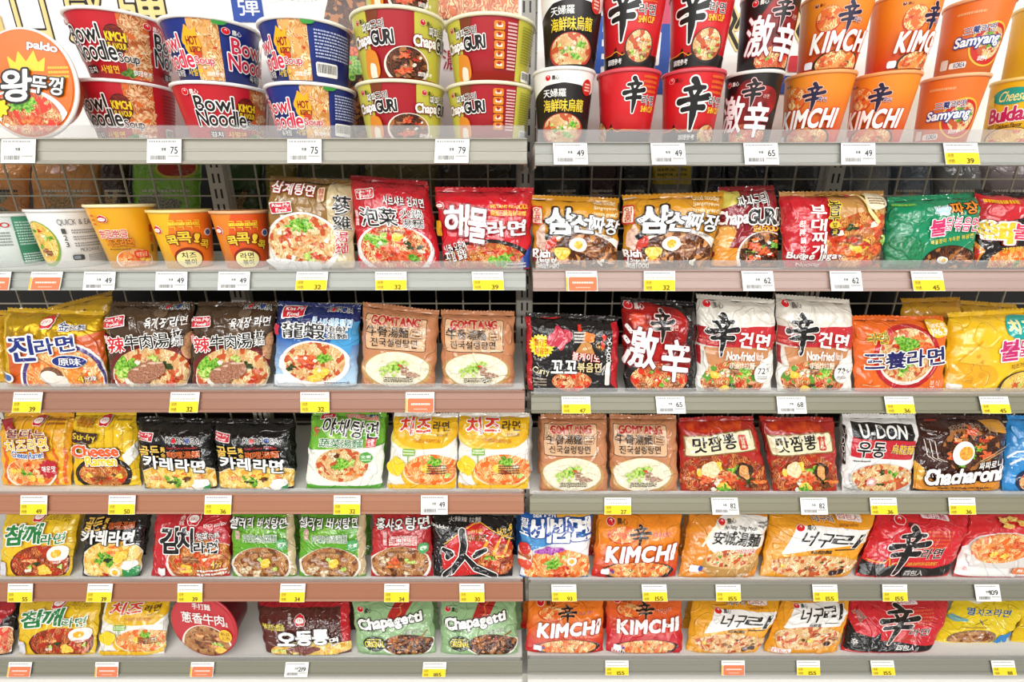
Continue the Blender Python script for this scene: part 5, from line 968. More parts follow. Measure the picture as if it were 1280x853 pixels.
def d_anchovy(p):
    p.blob(.35, .0, .14, .1, '#efe9d8', 3, .1, 'printed_pattern'); p.t(.18, .24, .76, .40, '멸치즈라면', '#1f5a9c', '#f6e66a', .05, .06, rot=4); p.strokes([[(0, 0, .06), (1, 1, .06)], [(1, 0, .06), (0, 1, .06)]], '#5a5030', part='small_lettering', box=(.4, .48, .5, .6)); p.lines(.25, .64, .6, .7, 1, '#b89a20')
    p.blob(.12, .52, .14, .05, '#7ab0b0', 3, .2, 'printed_pattern'); p.ell(.5, .92, .34, .2, '#8a6a4a', part='food_picture'); p.food(.5, .93, .3, .17, 'broth', 'p4 o3', None, 0, seed=4); p.poly([(.85, .85), (1, .8), (1, 1), (.85, 1)], '#2f80c0')
def d_roundred(p):
    p.ell(.5, .5, .485, .485, '#c2303a'); p.clipfn = p.efn(.5, .5, .485, .485); p.food(.52, .86, .40, .38, 'broth', 'b3@-.2,-.1 m3@.0,-.2 G3@.5,.0 y1@.6,.1 x4', '#f2e6da', .09, seed=5)
    p.t(.38, .11, .66, .21, '手打麵', W_, b=.03); p.t(.19, .27, .85, .45, '蔥香牛肉', W_, b=.035); p.t(.86, .38, .9, .46, '湯麵', W_, b=0, vert=True); p.ell(.84, .61, .10, .105, '#f0c030'); p.t(.77, .55, .91, .61, '新品', '#7c3a10', b=0); p.t(.77, .62, .91, .68, '上市', '#7c3a10', b=0)
# ---------------------------------------------------------------- goods on the shelves
A, B = (1, 0), (1, 1); RED, BLUE = '#c2202c', '#1d2f7c'
gB, gC = 'stacked bowl cups on the top shelf', 'stacked tall cups on the top shelf'
# left bay, bowls in two tiers
zt, xc, rr, h = pack_cup(lambda p: d_kimchibowl(p, -.23, True), 'lower red kimchi bowl cup beside the orange round lid on the top shelf', 158, 97, 128, .74, .126, DECK[A] + .0006, RED, group=gB)
pack_cup(lambda p: d_kimchibowl(p, -.21), 'upper red kimchi bowl cup, stacked at the left end beside the orange round lid', 0, 0, 0, .74, .127, zt + .0008, RED, h=h * 1.02, r=rr, xb=166, group=gB)
zt, xc, rr, h = pack_cup(lambda p: d_kimchibowl(p, 0), 'lower red bowl cup with full black lettering, under a blue bowl cup', 276, 100, 122, .76, .108, DECK[A] + .0006, RED, group=gB)
pack_cup(lambda p: d_hotbowl(p, -.315, False), 'upper blue bowl cup with flame mark, standing on a red bowl cup', 0, 0, 0, .76, .11, zt + .0008, BLUE, h=h, r=rr, xb=277, group=gB)
zt, xc, rr, h = pack_cup(lambda p: d_hotbowl(p, -.24), 'lower blue bowl cup with flame mark, at the bottom of the blue pair', 389, 101, 114, .79, .078, DECK[A] + .0006, BLUE, group=gB)
pack_cup(lambda p: d_hotbowl(p, -.35), 'upper blue bowl cup with white barcode, on top of another blue cup', 0, 0, 0, .79, .079, zt + .0008, BLUE, h=h * 1.04, r=rr, xb=391, group=gB)
CG = '#a81c26'
zt, xc, rr, h = pack_cup(lambda p: d_chapacup(p, .0), 'lower red and lime bowl cup with a black bean noodle picture, left of its twin', 501, 98, 111, .80, .078, DECK[A] + .0006, CG, group=gB, rimcol='#efe9c8', lidcol='#ddd27a')
z2, xc, rr, h = pack_cup(lambda p: d_chapacup(p, .0), 'middle red and lime bowl cup with black bean noodle picture, second tier', 0, 0, 0, .80, .077, zt + .0008, CG, h=h * 1.1, r=rr * 1.02, xb=503, group=gB, rimcol='#efe9c8', lidcol='#ddd27a')
pack_cup(lambda p: d_chapacup(p, .0), 'topmost red and lime bowl cup cut off by the top edge of the photo', 0, 0, 0, .80, .085, z2 + .0008, CG, h=h, r=rr * .9, xb=505, group=gB, rimcol='#efe9c8', lidcol='#ddd27a')
zt, xc, rr, h = pack_cup(lambda p: d_chapacup(p, .0, True), 'lower red and lime bowl cup showing its column of small orange cooking pictures', 612, 100, 108, .80, .078, DECK[A] + .0006, CG, group=gB, rimcol='#efe9c8', lidcol='#ddd27a')
pack_cup(lambda p: d_chapacup(p, .0, True), 'upper red and lime bowl cup showing small orange cooking pictures beside the bay gap', 0, 0, 0, .80, .079, zt + .0008, CG, h=h * 1.06, r=rr * 1.01, xb=614, group=gB, rimcol='#efe9c8', lidcol='#ddd27a')
# right bay, tall cups in two tiers
T1 = '#211b1a'
def pair(dl, du, x, y, wp, tp, base, ll, lu, xu, Y=.056, rim='#f2efe9', lc='#f2efe9', baseu=None):
    zt, xc, rr, h = pack_cup(dl, ll, x, y, wp, tp, Y, DECK[B] + .0006, base, group=gC, rimcol=rim, lidcol=lc)
    pack_cup(du, lu, 0, 0, 0, tp, Y + .001, zt + .0008, base, h=h, r=rr, xb=xu, group=gC, rimcol=rim, lidcol=lc)
pair(d_seafoodcup, d_seafoodcup, 705, 82, 78, .78, T1, 'lower black and white cup with yellow seafood characters, beside the bay gap', 'upper black and white cup with yellow seafood characters, top left of the right bay', 712)
pair(lambda p: d_shincup(p, (.46, .1, .68, .56), (.12, .86, .14, .2), (.66, .32)), lambda p: d_shincup(p), 786, 84, 80, .76, '#d21f26', 'lower red cup with a small black brush character, second from the bay gap', 'upper red cup with a big black brush character, second from the bay gap', 786, rim='#d8505a', lc='#e9d5d0')
pair(lambda p: d_shincup(p, (.37, .12, .69, .80), (.74, .90, .14, .17), (.7, .34), .27), lambda p: d_shincup(p, (.25, -.02, .57, .66), (.61, .72, .18, .23), (.58, .18)), 867, 84, 81, .77, '#d21f26', 'lower red cup with big black brush character, next to the black cup', 'upper red cup with big black brush character, next to the upper black cup', 868, rim='#d8505a', lc='#e9d5d0')
pair(lambda p: d_gekicup(p, .0), lambda p: d_gekicup(p, .14), 943, 86, 75, .80, '#1c1614', 'lower black cup with two big white characters, between red and orange cups', 'upper black cup with two big white characters and red glow', 950, rim='#e8e4de')
pair(lambda p: d_kimchicup(p, .44), lambda p: d_kimchicup(p, .60), 1025, 86, 90, .76, grad('#ee8a26', '#cf3a1a', 'cup', .2, .95), 'lower orange kimchi cup, left one of the pair beside the black cup', 'upper orange kimchi cup with its food picture on the right, beside the black cup', 1030, rim='#f0a060', lc='#efe0d0')
pair(lambda p: d_kimchicup(p, .44), lambda p: d_kimchicup(p, .76), 1108, 87, 88, .76, grad('#ee8a26', '#cf3a1a', 'cup', .2, .95), 'lower orange kimchi cup next to the plain orange cup with blue lettering', 'upper orange kimchi cup turned to its side, next to the cup with blue lettering', 1114, rim='#f0a060', lc='#efe0d0')
pair(lambda p: d_samcup(p, .55), lambda p: d_samcup(p, .60), 1194, 90, 88, .78, '#e8732a', 'lower orange cup with white and blue lettering and red ring', 'upper orange cup with white and blue lettering, near the top right corner', 1200, rim='#f0b080', lc='#f4e6d8')
pair(lambda p: d_cheesecup(p, .22), lambda p: d_cheesecup(p, .55), 1285, 92, 96, .78, '#ecb81a', 'lower yellow cup with teal cheese badge at the right edge', 'upper yellow cup at the top right corner', 1288, Y=.066, rim='#f2d880', lc='#f4e6b8')

# bowls lying on their side, lid to the front
def side_bowl(design, label, cx, cy, rpx, Y, body, lidc, depth, tilt, yaw, k, rimc):
    c = onY(cx, cy, Y); dep = (Y + DIST) * CT - c.z * ST; R_ = rpx * dep / FPX
    cz = DECK[k] + R_ * math.cos(tilt) * 1.03 + .0005
    rt = link('noodle_bowl', None, None, (c.x, Y, cz)); tag(rt, label, 'noodle bowl')
    rt.rotation_euler = (-tilt, 0, yaw)
    prof = [(.0005, depth), (R_ * .68, depth), (R_ * .7, depth - .002), (R_ * .93, .006), (R_ * .97, .002)]
    V, F = lathe(prof); V = [(x, z, y) for x, y, z in V]; mesh_py('bowl_body', V, F, film(body, 'cup'), rt, smooth=True)
    V, F = lathe([(R_ * .96, .0045), (R_ * 1.02, .004), (R_ * 1.03, .002), (R_ * 1.02, 0), (R_ * .98, -.0008)]); V = [(x, z, y) for x, y, z in V]; mesh_py('rim', V, F, film(rimc, 'cup'), rt, smooth=True)
    V, F = lathe([(.0005, -.0004), (R_ * .98, -.0004), (R_ * .98, .001)]); V = [(x, z, y) for x, y, z in V]; lid = mesh_py('round_lid', V, F, film(lidc, 'cup'), rt)
    us = vs = np.linspace(0, 1, 21); U, Vv = np.meshgrid(us, vs); G = np.stack([(U - .5) * 2 * R_, np.full_like(U, -.0006), (.5 - Vv) * 2 * R_], -1)
    p = Pack(rt, G, us, vs, 2 * R_, 2 * R_, 'cup'); p.body = lid; design(p); p.done(); return rt
side_bowl(d_lidking, 'orange round bowl standing on its side with its lid to the front', 36, 112, 64, .02, '#c8540c', '#e26a08', .036, .16, -.05, A, '#f4efe8')
side_bowl(d_roundred, 'red round bowl on its side with white characters, lowest left shelf', 256, 788, 43.5, .016, '#7c1a22', '#c2303a', .07, .10, -.12, (6, 0), '#c2303a')

# second shelf, left: small cups
L2, R2 = (2, 0), (2, 1); z2 = DECK[L2] + .0006; gS = 'small cups on the second shelf'
pack_cup(d_greencup, 'green and white cup at the left edge of the second shelf', 4, 268, 92, .80, .075, z2, '#dfe6e2', group=gS, lidcol='#d8dcd8')
pack_cup(d_quickcup, 'white cup with a yellow noodle bowl and grey cooking steps', 78, 262, 98, .80, .070, z2, '#eeeeec', group=gS, lidcol='#8a8c8c', rimcol='#e6e6e4')
pack_cup(d_ttobokki, 'yellow cup with red lettering between the white cup and orange cup', 150, 256, 93, .66, .062, z2, '#eaa91f', group=gS, rimcol='#f4e2b0', lidcol='#f0e0b0')
pack_cup(lambda p: d_kok(p, '#ee7a22', 0, '치즈'), 'yellow and orange cup with a brown round badge, left of the red-orange one', 224, 263, 84, .74, .060, z2, '#eeb422', group=gS, rimcol='#f2d890', lidcol='#e8c878')
pack_cup(lambda p: d_kok(p, '#e0561c', 0, '라면'), 'red-orange cup with a brown round badge beside the brown packet', 299, 264, 76, .74, .058, z2, '#e2822a', group=gS, rimcol='#e8b080', lidcol='#d89868')
gP = lambda r: f'noodle packets on the {WORD[r]} shelf'
def bag(d, lab, tl, tr, br, bl, k, base, **kw):
    pack_bag(d, lab, tl, tr, br, bl, k, base, group=gP(k[0]), **kw)
    if k[0] > 3 and 'y0' not in kw and d is not d_bluewave:     # the next packet in line, showing in the gap beside the first
        q = (9 if k[0] > 4 else 6) * (1 - 2 * k[1]); t0, t1 = (tl[0] + q + 3, tl[1] + 3), (tr[0] + q - 3, tr[1] + 3)
        pack_bag(d_none, 'packet behind the ' + lab, t0, t1, br + q - 3, bl + q + 3, k, base, T=.022, y0=.066, lean=.02, seal=None, wr=1.0, group='packets in the second line', name=kw.get('name', 'noodle_packet'))
bag(d_ginseng, 'gold and beige packet with a whole root chicken soup, right of the small cups', (338, 219), (442, 225), 443, 336, L2, '#8e6a35', T=.032)
bag(d_hotpot, 'red packet with black vegetable hot pot characters beside the gold chicken packet', (437, 218), (534, 226), 552, 449, L2, '#c4202c', T=.034, y0=.012)
bag(d_seafood, 'bright red packet with white seafood lettering and a black bowl, by the bay gap', (543, 233), (667, 234), 661, 556, L2, '#d01e2b', T=.03, y0=.008)
bag(d_samsun, 'gold packet with brown sauce noodles and egg, beside the bay gap', (665, 243), (774, 247), 771, 668, R2, '#d08f1c', T=.028)
bag(d_samsun, 'gold packet with brown sauce noodles and egg, right one of the pair', (778, 243), (906, 239), 884, 780, R2, '#d08f1c', T=.03)
bag(d_chapabag, 'maroon and lime packet with white and black lettering, between gold and red packets', (898, 233), (968, 231), 972, 888, R2, '#8c1820', T=.026, y0=.022)
bag(d_budae, 'red and tan packet with vertical white lettering and army stew', (974, 239), (1105, 238), 1098, 979, R2, '#c08a48', T=.032)
bag(d_greenbul, 'green packet with pink lettering and a fried egg', (1110, 246), (1220, 240), 1214, 1103, R2, '#15885a', T=.03)
bag(d_blackbul, 'black and red packet with pink lettering at the right edge, second shelf', (1219, 236), (1318, 244), 1312, 1218, R2, '#1f1614', T=.028)
# third shelf
L3, R3 = (3, 0), (3, 1)
bag(d_none, 'plain gold packet at the left edge of the third shelf', (-70, 386), (8, 388), 8, -60, L3, '#d0a020', T=.024, y0=.03)
bag(lambda p: (p.otg(.3, .3, .09), p.t(.5, .2, .75, .5, '金', '#3a2a10', b=.04)), 'yellow packet tilted behind the gold packet with blue lettering', (58, 384), (140, 363), 140, 62, L3, film('#d8a81a', 'film'), T=.02, y0=.085, lean=.03)
bag(d_jin, 'gold and orange packet with dark blue lettering and mushrooms', (9, 384), (129, 389), 135, 10, L3, '#d3a91c', T=.034)
bag(d_beef, 'brown packet with spicy beef soup, left one beside the gold packet', (137, 377), (243, 377), 236, 139, L3, '#4a3522', T=.036)
bag(d_beef, 'brown packet with spicy beef soup, right one beside the blue packet', (247, 377), (346, 377), 334, 240, L3, '#4a3522', T=.034)
bag(d_lobster, 'blue and white packet with lobster soup and black characters', (348, 376), (451, 381), 446, 342, L3, '#1c2a62', T=.034)
bag(d_gomtang, 'copper packet with white bone soup, next to the blue lobster packet', (454, 377), (549, 388), 543, 452, L3, film('#c4835a', 'film'), T=.034)
bag(d_gomtang, 'copper packet with white bone soup, third shelf beside the bay gap', (551, 387), (643, 389), 642, 553, L3, film('#c4835a', 'film'), T=.034)
bag(d_curryvolc, 'black packet with red edges and a yellow burst, beside the bay gap', (657, 390), (773, 395), 771, 659, R3, '#1e1a19', T=.03)
bag(d_gekibag, 'black and red packet with two giant white characters', (776, 371), (869, 377), 869, 781, R3, '#1a1413', T=.034)
bag(d_gunmyun, 'white and red packet with black brush character, left one of the pair', (871, 367), (968, 374), 964, 870, R3, '#e8e2d6', T=.034, wr=1.3)
bag(d_gunmyun, 'white and red packet with black brush character, right one beside the orange packet', (970, 367), (1062, 374), 1064, 971, R3, '#e8e2d6', T=.034, wr=1.3)
bag(d_samyang, 'orange packet with a red ring and navy lettering', (1065, 394), (1180, 395), 1178, 1068, R3, '#e8681c', T=.03)
bag(d_cheesebul, 'yellow packet with pink lettering and a teal badge at the right edge', (1186, 391), (1300, 384), 1292, 1179, R3, '#f0bf1c', T=.034)
bag(d_none, 'yellow packet lying behind the orange packet with the red ring', (1128, 373), (1200, 371), 1195, 1120, R3, '#d39a1c', T=.022, y0=.10, lean=.02)
bag(d_none, 'yellow packet behind the yellow one with the teal badge', (1200, 375), (1272, 380), 1268, 1200, R3, '#e0aa1c', T=.022, y0=.14, lean=.02)
# fourth shelf
L4, R4 = (4, 0), (4, 1)
bag(d_spicycheese, 'orange and yellow wavy packet with a red chilli at the left edge', (5, 515), (93, 516), 89, 4, L4, '#eba81f', T=.028, y0=.016)
bag(d_stirfry, 'yellow packet with stir-fry noodles in a black pan', (95, 514), (170, 514), 176, 93, L4, '#eec321', T=.028, y0=.016)
bag(d_curryblk, 'black packet with gold curry noodles, left one beside the yellow packet', (174, 521), (266, 524), 271, 181, L4, '#171413', T=.034)
bag(d_curryblk, 'black packet with gold curry noodles, right one beside the green packet', (269, 524), (366, 524), 368, 276, L4, '#171413', T=.034)
bag(d_veggie, 'green and white packet with vegetable noodle soup', (391, 514), (483, 516), 477, 382, L4, '#6fb233', T=.03)
bag(d_cheesewhite, 'yellow and white cheese packet beside the green packet, fourth shelf', (493, 515), (573, 517), 570, 483, L4, '#efebe2', T=.028)
bag(d_cheesewhite, 'yellow and white cheese packet beside the bay gap, fourth shelf', (574, 515), (662, 516), 662, 573, L4, '#efebe2', T=.028)
bag(d_gomtang, 'copper packet with white bone soup, fourth shelf beside the bay gap', (676, 518), (758, 518), 759, 675, R4, film('#c4835a', 'film'), T=.03)
bag(d_gomtang, 'copper packet with white bone soup, fourth shelf beside the red seafood packet', (762, 518), (845, 519), 847, 763, R4, film('#c4835a', 'film'), T=.03)
bag(d_jjamppong, 'red packet with a cream scroll, left one of the pair', (849, 522), (941, 520), 962, 850, R4, '#b0261c', T=.03)
bag(d_jjamppong, 'red packet with a cream scroll, beside the white packet', (950, 521), (1041, 522), 1047, 967, R4, '#b0261c', T=.028)
bag(d_udon, 'white packet with a black band and thick noodle soup', (1053, 517), (1145, 518), 1136, 1052, R4, '#eceae6', T=.032)
bag(d_chacha, 'brown and gold packet with white lettering and a fried egg', (1147, 518), (1254, 520), 1248, 1140, R4, '#3c1c14', T=.034)
bag(d_bluewave, 'blue packet with white waves at the right edge', (1260, 519), (1345, 519), 1340, 1252, R4, '#2f8acc', T=.03)
# fifth shelf
L5, R5 = (5, 0), (5, 1)
bag(d_sesame, 'yellow packet with green lettering at the left edge of the fifth shelf', (9, 640), (100, 640), 88, 0, L5, '#e6bc22', T=.03, seal=None)
bag(d_curryblk2, 'black curry packet with broccoli on the fifth shelf', (107, 642), (184, 641), 176, 103, L5, '#191614', T=.03, seal=None)
bag(d_kimchiott, 'red kimchi packet with large black lettering', (196, 641), (287, 640), 288, 190, L5, '#c0222c', T=.03, seal=None)
bag(d_celery, 'green mushroom packet beside the red kimchi packet', (291, 640), (367, 641), 371, 291, L5, '#5fa326', T=.028, seal=None)
bag(d_celery, 'green mushroom packet beside the red braised one', (376, 641), (457, 642), 457, 374, L5, '#5fa326', T=.028, seal=None)
bag(d_hongshao, 'red packet with braised noodle bowl between green and black packets', (467, 641), (538, 641), 541, 463, L5, '#b82428', T=.028, seal=None)
bag(d_fire, 'black packet with a giant black fire character', (540, 644), (642, 645), 641, 543, L5, '#191615', T=.03, seal=None)
bag(d_bibim, 'blue and white packet with large white lettering and egg', (651, 641), (738, 641), 735, 650, R5, '#2263b4', T=.03, seal=None)
bag(d_kimchibag, 'orange kimchi packet on the fifth shelf beside the blue packet', (747, 642), (852, 642), 845, 740, R5, grad('#ee8a24', '#cc2c22', 'film', .3, .9), T=.036, seal=None)
bag(d_ansung, 'orange and white packet with an earthen bowl of soup', (862, 642), (960, 642), 943, 848, R5, '#e08a24', T=.034, seal=None)
bag(d_neoguri, 'amber packet with white patch and black brush lettering, fifth shelf', (962, 643), (1094, 641), 1060, 950, R5, '#eb9d1f', T=.04, seal=None)
bag(d_shinbag, 'red and black packet with a big brush character, fifth shelf', (1098, 641), (1210, 640), 1184, 1068, R5, '#cf2029', T=.04, seal=None)
bag(d_redwhite, 'red and white packet with rice cakes at the right edge', (1214, 641), (1325, 641), 1300, 1190, R5, '#cf2a2e', T=.034, seal=None)
# lowest shelf
L6, R6 = (6, 0), (6, 1)
bag(lambda p: (p.food(.75, .8, .3, .3, 'red', 'z2 r2'), p.blob(.7, .25, .3, .2, '#a82028', 3, .2, 'printed_pattern')), 'black and red packet cut off at the left edge, lowest shelf', (-45, 750), (20, 750), 15, -38, L6, '#201816', T=.028, seal=None)
bag(d_sesame, 'yellow packet with green lettering on the lowest shelf', (27, 749), (127, 749), 119, 24, L6, '#e6bc22', T=.032, seal=None)
bag(d_cheesewhite, 'yellow and white cheese packet on the lowest shelf', (133, 749), (213, 749), 206, 123, L6, '#efebe2', T=.03, seal=None)
bag(d_odong, 'brown and red packet with white lettering beside the round red bowl', (322, 750), (437, 750), 439, 333, L6, '#5c2a22', T=.044, seal=None, name='noodle_multipack')
bag(d_chapagetti, 'pale green packet with a red ribbon, left one of the pair', (441, 750), (541, 750), 544, 447, L6, '#93b682', T=.04, seal=None, name='noodle_multipack')
bag(d_chapagetti, 'pale green packet with a red ribbon, right one by the bay gap', (551, 750), (644, 750), 648, 552, L6, '#93b682', T=.04, seal=None, name='noodle_multipack')
bag(lambda p: d_kimchibag(p, False, -.06), 'orange and red kimchi packet on the lowest shelf beside the bay gap', (661, 749), (754, 749), 754, 657, R6, grad('#ee7a24', '#c8241f', 'film', .2, .8), T=.042, seal=None, name='noodle_multipack')
bag(lambda p: d_kimchibag(p, True, -.12), 'orange and red kimchi packet on the lowest shelf beside an amber packet', (758, 749), (851, 749), 853, 758, R6, grad('#e8682a', '#c8202a', 'film', .0, .6), T=.042, seal=None, name='noodle_multipack')
bag(lambda p: d_neoguri(p, True, 4), 'amber packet with a tilted white patch, lowest shelf beside the kimchi packets', (866, 749), (975, 749), 946, 858, R6, '#eba31f', T=.046, seal=None, name='noodle_multipack')
bag(d_neo2, 'amber packet with a white patch beside the red packet, lowest shelf', (979, 749), (1061, 749), 1046, 954, R6, '#e89a1f', T=.038, seal=None, name='noodle_multipack')
bag(lambda p: d_shinbag(p, 1), 'red and black packet with a big brush character, lowest shelf', (1063, 749), (1184, 748), 1162, 1052, R6, '#c8202a', T=.046, seal=None, name='noodle_multipack')
bag(d_anchovy, 'lemon yellow packet with blue lettering, lowest shelf', (1194, 749), (1288, 749), 1252, 1168, R6, '#eccb1f', T=.032, y0=.03, seal=None)
bag(lambda p: p.lines(.1, .3, .5, .5, 3, '#2f80c0'), 'lemon yellow packet cut off at the right edge, lowest shelf', (1292, 749), (1370, 749), 1345, 1262, R6, '#e6c020', T=.03, y0=.03, seal=None)

# goods on the far side of the wire grid
def far(lab, x0, x1, ytop, r, base, d=d_none, Y=None):
    pack_bag(d, lab, (x0, ytop), (x1, ytop), x1 - 3, x0 + 3, None, base, T=.03, y0=Y or BACK + .045, lean=.01, seal=None, zfloor=DECK[r, 0] + .0005, group='bags on the far side of the wire grid', name='snack_bag', cat='snack bag')
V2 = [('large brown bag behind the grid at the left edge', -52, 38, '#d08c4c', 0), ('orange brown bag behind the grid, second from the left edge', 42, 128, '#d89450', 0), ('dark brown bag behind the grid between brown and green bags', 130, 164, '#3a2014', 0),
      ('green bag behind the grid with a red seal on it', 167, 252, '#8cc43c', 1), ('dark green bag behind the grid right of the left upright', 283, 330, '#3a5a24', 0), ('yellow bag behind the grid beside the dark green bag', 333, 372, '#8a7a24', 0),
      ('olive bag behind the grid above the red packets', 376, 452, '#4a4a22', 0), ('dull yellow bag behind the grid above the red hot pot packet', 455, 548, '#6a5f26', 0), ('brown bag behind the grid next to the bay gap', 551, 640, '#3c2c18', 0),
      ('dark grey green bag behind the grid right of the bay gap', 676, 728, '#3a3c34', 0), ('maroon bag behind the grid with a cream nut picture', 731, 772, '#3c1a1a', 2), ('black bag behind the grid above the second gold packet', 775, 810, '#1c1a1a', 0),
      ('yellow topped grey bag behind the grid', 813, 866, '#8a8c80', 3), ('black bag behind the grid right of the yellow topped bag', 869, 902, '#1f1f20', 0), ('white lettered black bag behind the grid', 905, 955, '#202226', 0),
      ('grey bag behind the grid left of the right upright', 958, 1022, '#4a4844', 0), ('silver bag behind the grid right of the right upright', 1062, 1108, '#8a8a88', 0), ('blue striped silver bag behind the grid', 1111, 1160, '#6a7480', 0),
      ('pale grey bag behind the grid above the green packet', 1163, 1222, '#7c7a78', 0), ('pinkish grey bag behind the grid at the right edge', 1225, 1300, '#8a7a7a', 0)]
def d_far(kind):
    def f(p):
        R = random.Random(kind * 7 + int(p.W * 1e4)); p.blob(R.uniform(.3, .7), .55, .25, .16, mottle('#c8a878', '#8a6840') if kind in (0, 2) and R.random() < .5 else mottle('#6a6a5a', '#a8a48c'), kind, .3, 'printed_pattern')
        if kind == 1: p.ell(.65, .12, .3, .12, '#d8c84a'); p.ell(.65, .11, .27, .1, '#b8321c')
        if kind == 3: p.box(.05, .02, .95, .3, '#d8b820'); p.lines(.15, .06, .85, .22, 3, '#6a5a14')
        p.lines(.15, .35, .85, .45, 2, '#d8d0c0' if R.random() < .6 else '#2a2420')
    return f
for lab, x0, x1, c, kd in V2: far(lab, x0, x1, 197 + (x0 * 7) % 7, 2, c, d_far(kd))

# printed header boards behind the top cups
def board(lab, x0, x1, z0, z1, Y, d, base='#f1eee8'):
    rt = link('poster_board', None, None, ((x0 + x1) / 2, Y, z0)); tag(rt, lab, 'poster')
    V, F = boxes([(x0, Y, z0, x1, Y + .004, z1)]); mesh_py('board', V, F, film(base, 'paper'), rt, tuple(-c for c in rt.location))
    us = np.linspace(0, 1, 5); vs = np.linspace(0, 1, 5); U, Vv = np.meshgrid(us, vs); G = np.stack([x0 + (x1 - x0) * U, np.full_like(U, Y - .0003), z1 - (z1 - z0) * Vv], -1) - np.array(rt.location)
    p = Pack(rt, G, us, vs, x1 - x0, z1 - z0, 'paper'); d(p); p.done()
YB = .235; zb_ = DECK[1, 0] + .0006
def X(px, py): return onY(px, py, YB).x
def Zz(py): return onY(640, py, YB).z
XL0, XL1, ZT_ = X(-90, 40), X(652, 40), Zz(-60)
def fu(px, py): return (X(px, py) - XL0) / (XL1 - XL0)
def fv(py): return (ZT_ - Zz(py)) / (ZT_ - zb_)
def d_board(p):
    def tx(x0, y0, x1, y1, s, *a, **k): p.t(fu(x0, y0), fv(y0), fu(x1, y1), fv(y1), s, *a, **k)
    for q in ((10, -12, 68, 52, '口'), (70, -26, 142, 54, '感'), (142, -30, 215, 40, '彈')): tx(*q, '#e6cf8c', '#1c1814', .07, .045)
    for q in ((10, -12, 68, 52, '口'), (70, -26, 142, 54, '感'), (142, -30, 215, 40, '彈')): tx(*q, '#e6cf8c', None, b=.01)
    p.box(fu(292, 20), fv(-30), fu(330, 20), fv(28), '#2a4a9c'); tx(296, -6, 326, 20, '彈', '#f4f2ee')
    p.food(fu(465, 90), fv(90), (fu(500, 60) - fu(440, 60)) * 1.0, .5, 'jja', 'L2@-.6,.0 g2 z3', None, 0, seed=3)
    p.box(fu(545, 5), fv(-60), fu(660, 20), fv(24), soup('#b9481d', '#f2d09a', '#d86a32', .7, 'paper')); tx(553, 62, 574, 88, '濃', '#a81c28')
    p.strokes([[(0, .6, .02), (.2, .3, .02), (.5, .5, .02), (.8, .2, .02), (1, .5, .02)]], '#4a463f', part='small_lettering', box=(fu(340, 8), fv(-4), fu(430, 8), fv(10)))
    p.box(fu(-90, 40), fv(30), fu(2, 40), fv(80), '#c8502c'); p.box(fu(2, 40), fv(18), fu(8, 40), fv(80), '#e0c078')
board('white poster board with gold and black characters behind the left bowl cups', XL0, XL1, zb_, ZT_, YB, d_board)
XR0, XR1 = X(672, 40), X(1345, 40)
zb2 = DECK[1, 1] + .0006
def gu(px, py): return (X(px, py) - XR0) / (XR1 - XR0)
def gv(py): return (ZT_ - Zz(py)) / (ZT_ - zb2)
def d_board2(p):
    for v in (40, 58, 74): p.box(gu(738, 60), gv(v), gu(756, 60), gv(v + 9), '#2a55a8')
    p.box(gu(742, 60), gv(20), gu(752, 60), gv(92), '#2a55a8'); p.box(gu(806, 40), gv(-60), gu(838, 40), gv(40), '#c8506a'); p.box(gu(806, 60), gv(30), gu(838, 60), gv(118), '#2f4f9c', .004); p.box(gu(820, 60), gv(40), gu(825, 60), gv(82), '#f1eee8', .002)
    for x in (905, 990): p.strokes([[(.2, 0, .05), (.5, .3, .06), (.3, .6, .05), (.8, 1, .05)], [(.9, .1, .05), (.6, .5, .05)]], '#2a2418', '#e0cc8c', .05, part='title_lettering', box=(gu(x, 30), gv(8), gu(x + 26, 30), gv(60)))
    p.box(gu(960, 90), gv(95), gu(1000, 90), gv(118), '#2f4f9c'); p.box(gu(985, 80), gv(70), gu(1002, 80), gv(90), '#c8303c'); p.box(gu(690, 40), gv(30), gu(715, 40), gv(80), '#3a6a4a')
board('white poster board with blue and red marks behind the tall cups', XR0, XR1, zb2, ZT_, YB, d_board2)

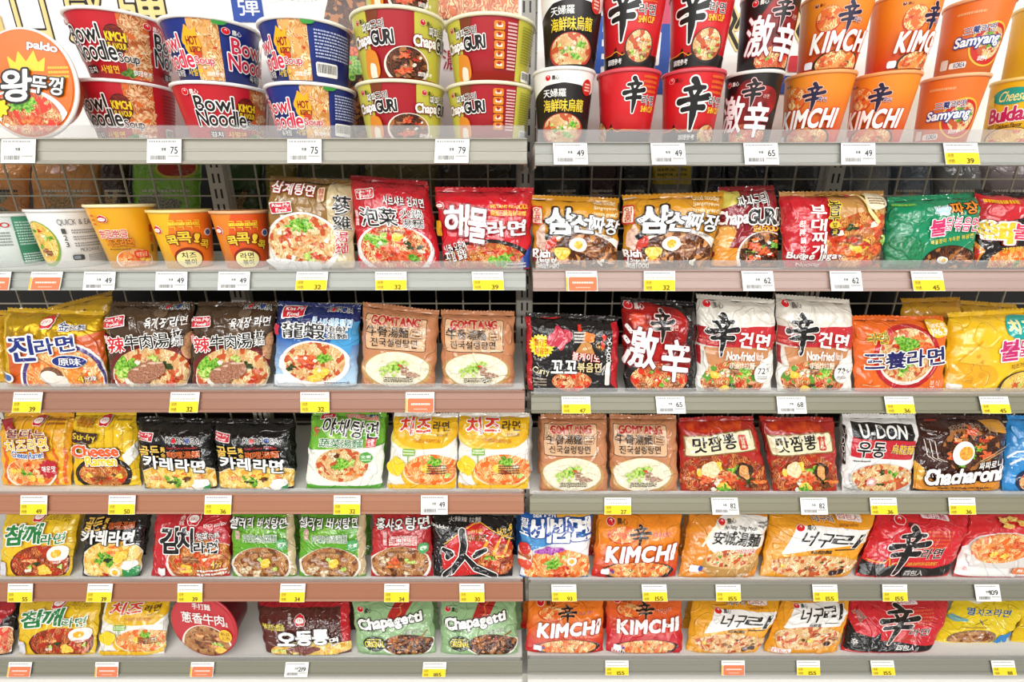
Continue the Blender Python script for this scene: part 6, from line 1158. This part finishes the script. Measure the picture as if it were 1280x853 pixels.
# price tags
for k, row in {(1, 0): ((24, 'W', '', 'the orange round lid'), (206, 'W', '75', 'the red kimchi bowl cups'), (381, 'W', '75', 'the blue bowl cups'), (565, 'W', '79', 'the red and lime bowl cups')),
               (1, 1): ((713, 'W', '49', 'the black seafood cup'), (835, 'W', '49', 'the two red cups'), (951, 'W', '65', 'the black cup with white characters'), (1072, 'W', '49', 'the orange kimchi cups'), (1201, 'Y', '39', 'the orange cup with blue lettering')),
               (2, 0): ((-6, 'O', '', 'the green and white cup'), (58, 'O', '', 'the white cup with cooking steps'), (125, 'W', '49', 'the yellow cup'), (215, 'W', '49', 'the yellow and orange cup with round badge'), (293, 'W', '49', 'the red-orange cup with round badge'), (390, 'Y', '32', 'the gold chicken soup packet'), (489, 'Y', '32', 'the red hot pot packet'), (610, 'Y', '39', 'the bright red seafood packet')),
               (2, 1): ((727, 'O', '', 'the gold packet by the gap'), (824, 'Y', '32', 'the second gold packet'), (947, 'W', '62', 'the maroon and lime packet'), (1057, 'W', '62', 'the red and tan army stew packet'), (1159, 'Y', '45', 'the green packet with fried egg')),
               (3, 0): ((35, 'Y', '39', 'the gold packet with blue lettering'), (231, 'Y', '32', 'the two brown beef packets'), (394, 'Y', '32', 'the blue lobster packet'), (525, 'O', '', 'the two copper packets')),
               (3, 1): ((720, 'Y', '47', 'the black packet with yellow burst'), (838, 'W', '65', 'the packet with two giant white characters'), (989, 'W', '68', 'the white and red packets'), (1124, 'Y', '36', 'the orange packet with red ring'), (1243, 'Y', '45', 'the yellow packet with teal badge')),
               (4, 0): ((43, 'Y', '49', 'the orange wavy packet'), (153, 'Y', '50', 'the yellow stir-fry packet'), (273, 'Y', '36', 'the black curry packets'), (434, 'Y', '32', 'the green vegetable packet'), (543, 'W', '49', 'the yellow and white cheese packets')),
               (4, 1): ((772, 'Y', '27', 'the copper pair right of the gap'), (906, 'W', '82', 'the left scroll packet'), (1017, 'W', '82', 'the right scroll packet'), (1104, 'Y', '36', 'the white packet with black band'), (1202, 'Y', '36', 'the brown and gold packet')),
               (5, 0): ((26, 'Y', '55', 'the yellow packet with green lettering'), (125, 'Y', '39', 'the black curry packet with broccoli'), (238, 'Y', '39', 'the red kimchi packet'), (366, 'Y', '34', 'the green mushroom packets'), (496, 'Y', '34', 'the red braised packet'), (590, 'Y', '30', 'the black fire packet')),
               (5, 1): ((705, 'Y', '93', 'the blue and white packet'), (818, 'Y', '155', 'the fifth shelf kimchi packet'), (910, 'Y', '155', 'the packet with earthen bowl'), (1031, 'Y', '155', 'the fifth shelf amber packet'), (1118, 'Y', '155', 'the fifth shelf red and black packet'), (1234, 'W', '109', 'the red and white packet')),
               (6, 0): ((25, 'O', '', 'the lowest yellow packet with green lettering'), (134, 'O', '', 'the lowest cheese packet'), (253, 'O', '', 'the round red bowl'), (371, 'W', '219', 'the brown and red packet'), (543, 'Y', '185', 'the pale green pair')),
               (6, 1): ((771, 'Y', '155', 'the lowest kimchi pair'), (916, 'O', '', 'the amber packet with tilted patch'), (1010, 'Y', '155', 'the lowest amber packet beside the red one'), (1103, 'Y', '155', 'the lowest red and black packet'), (1254, 'Y', '88', 'the lemon yellow packet'))}.items():
    for px, st, num, what in row: price_tag(px, k, st, num, what)
bpy.data.objects.remove(_fo)
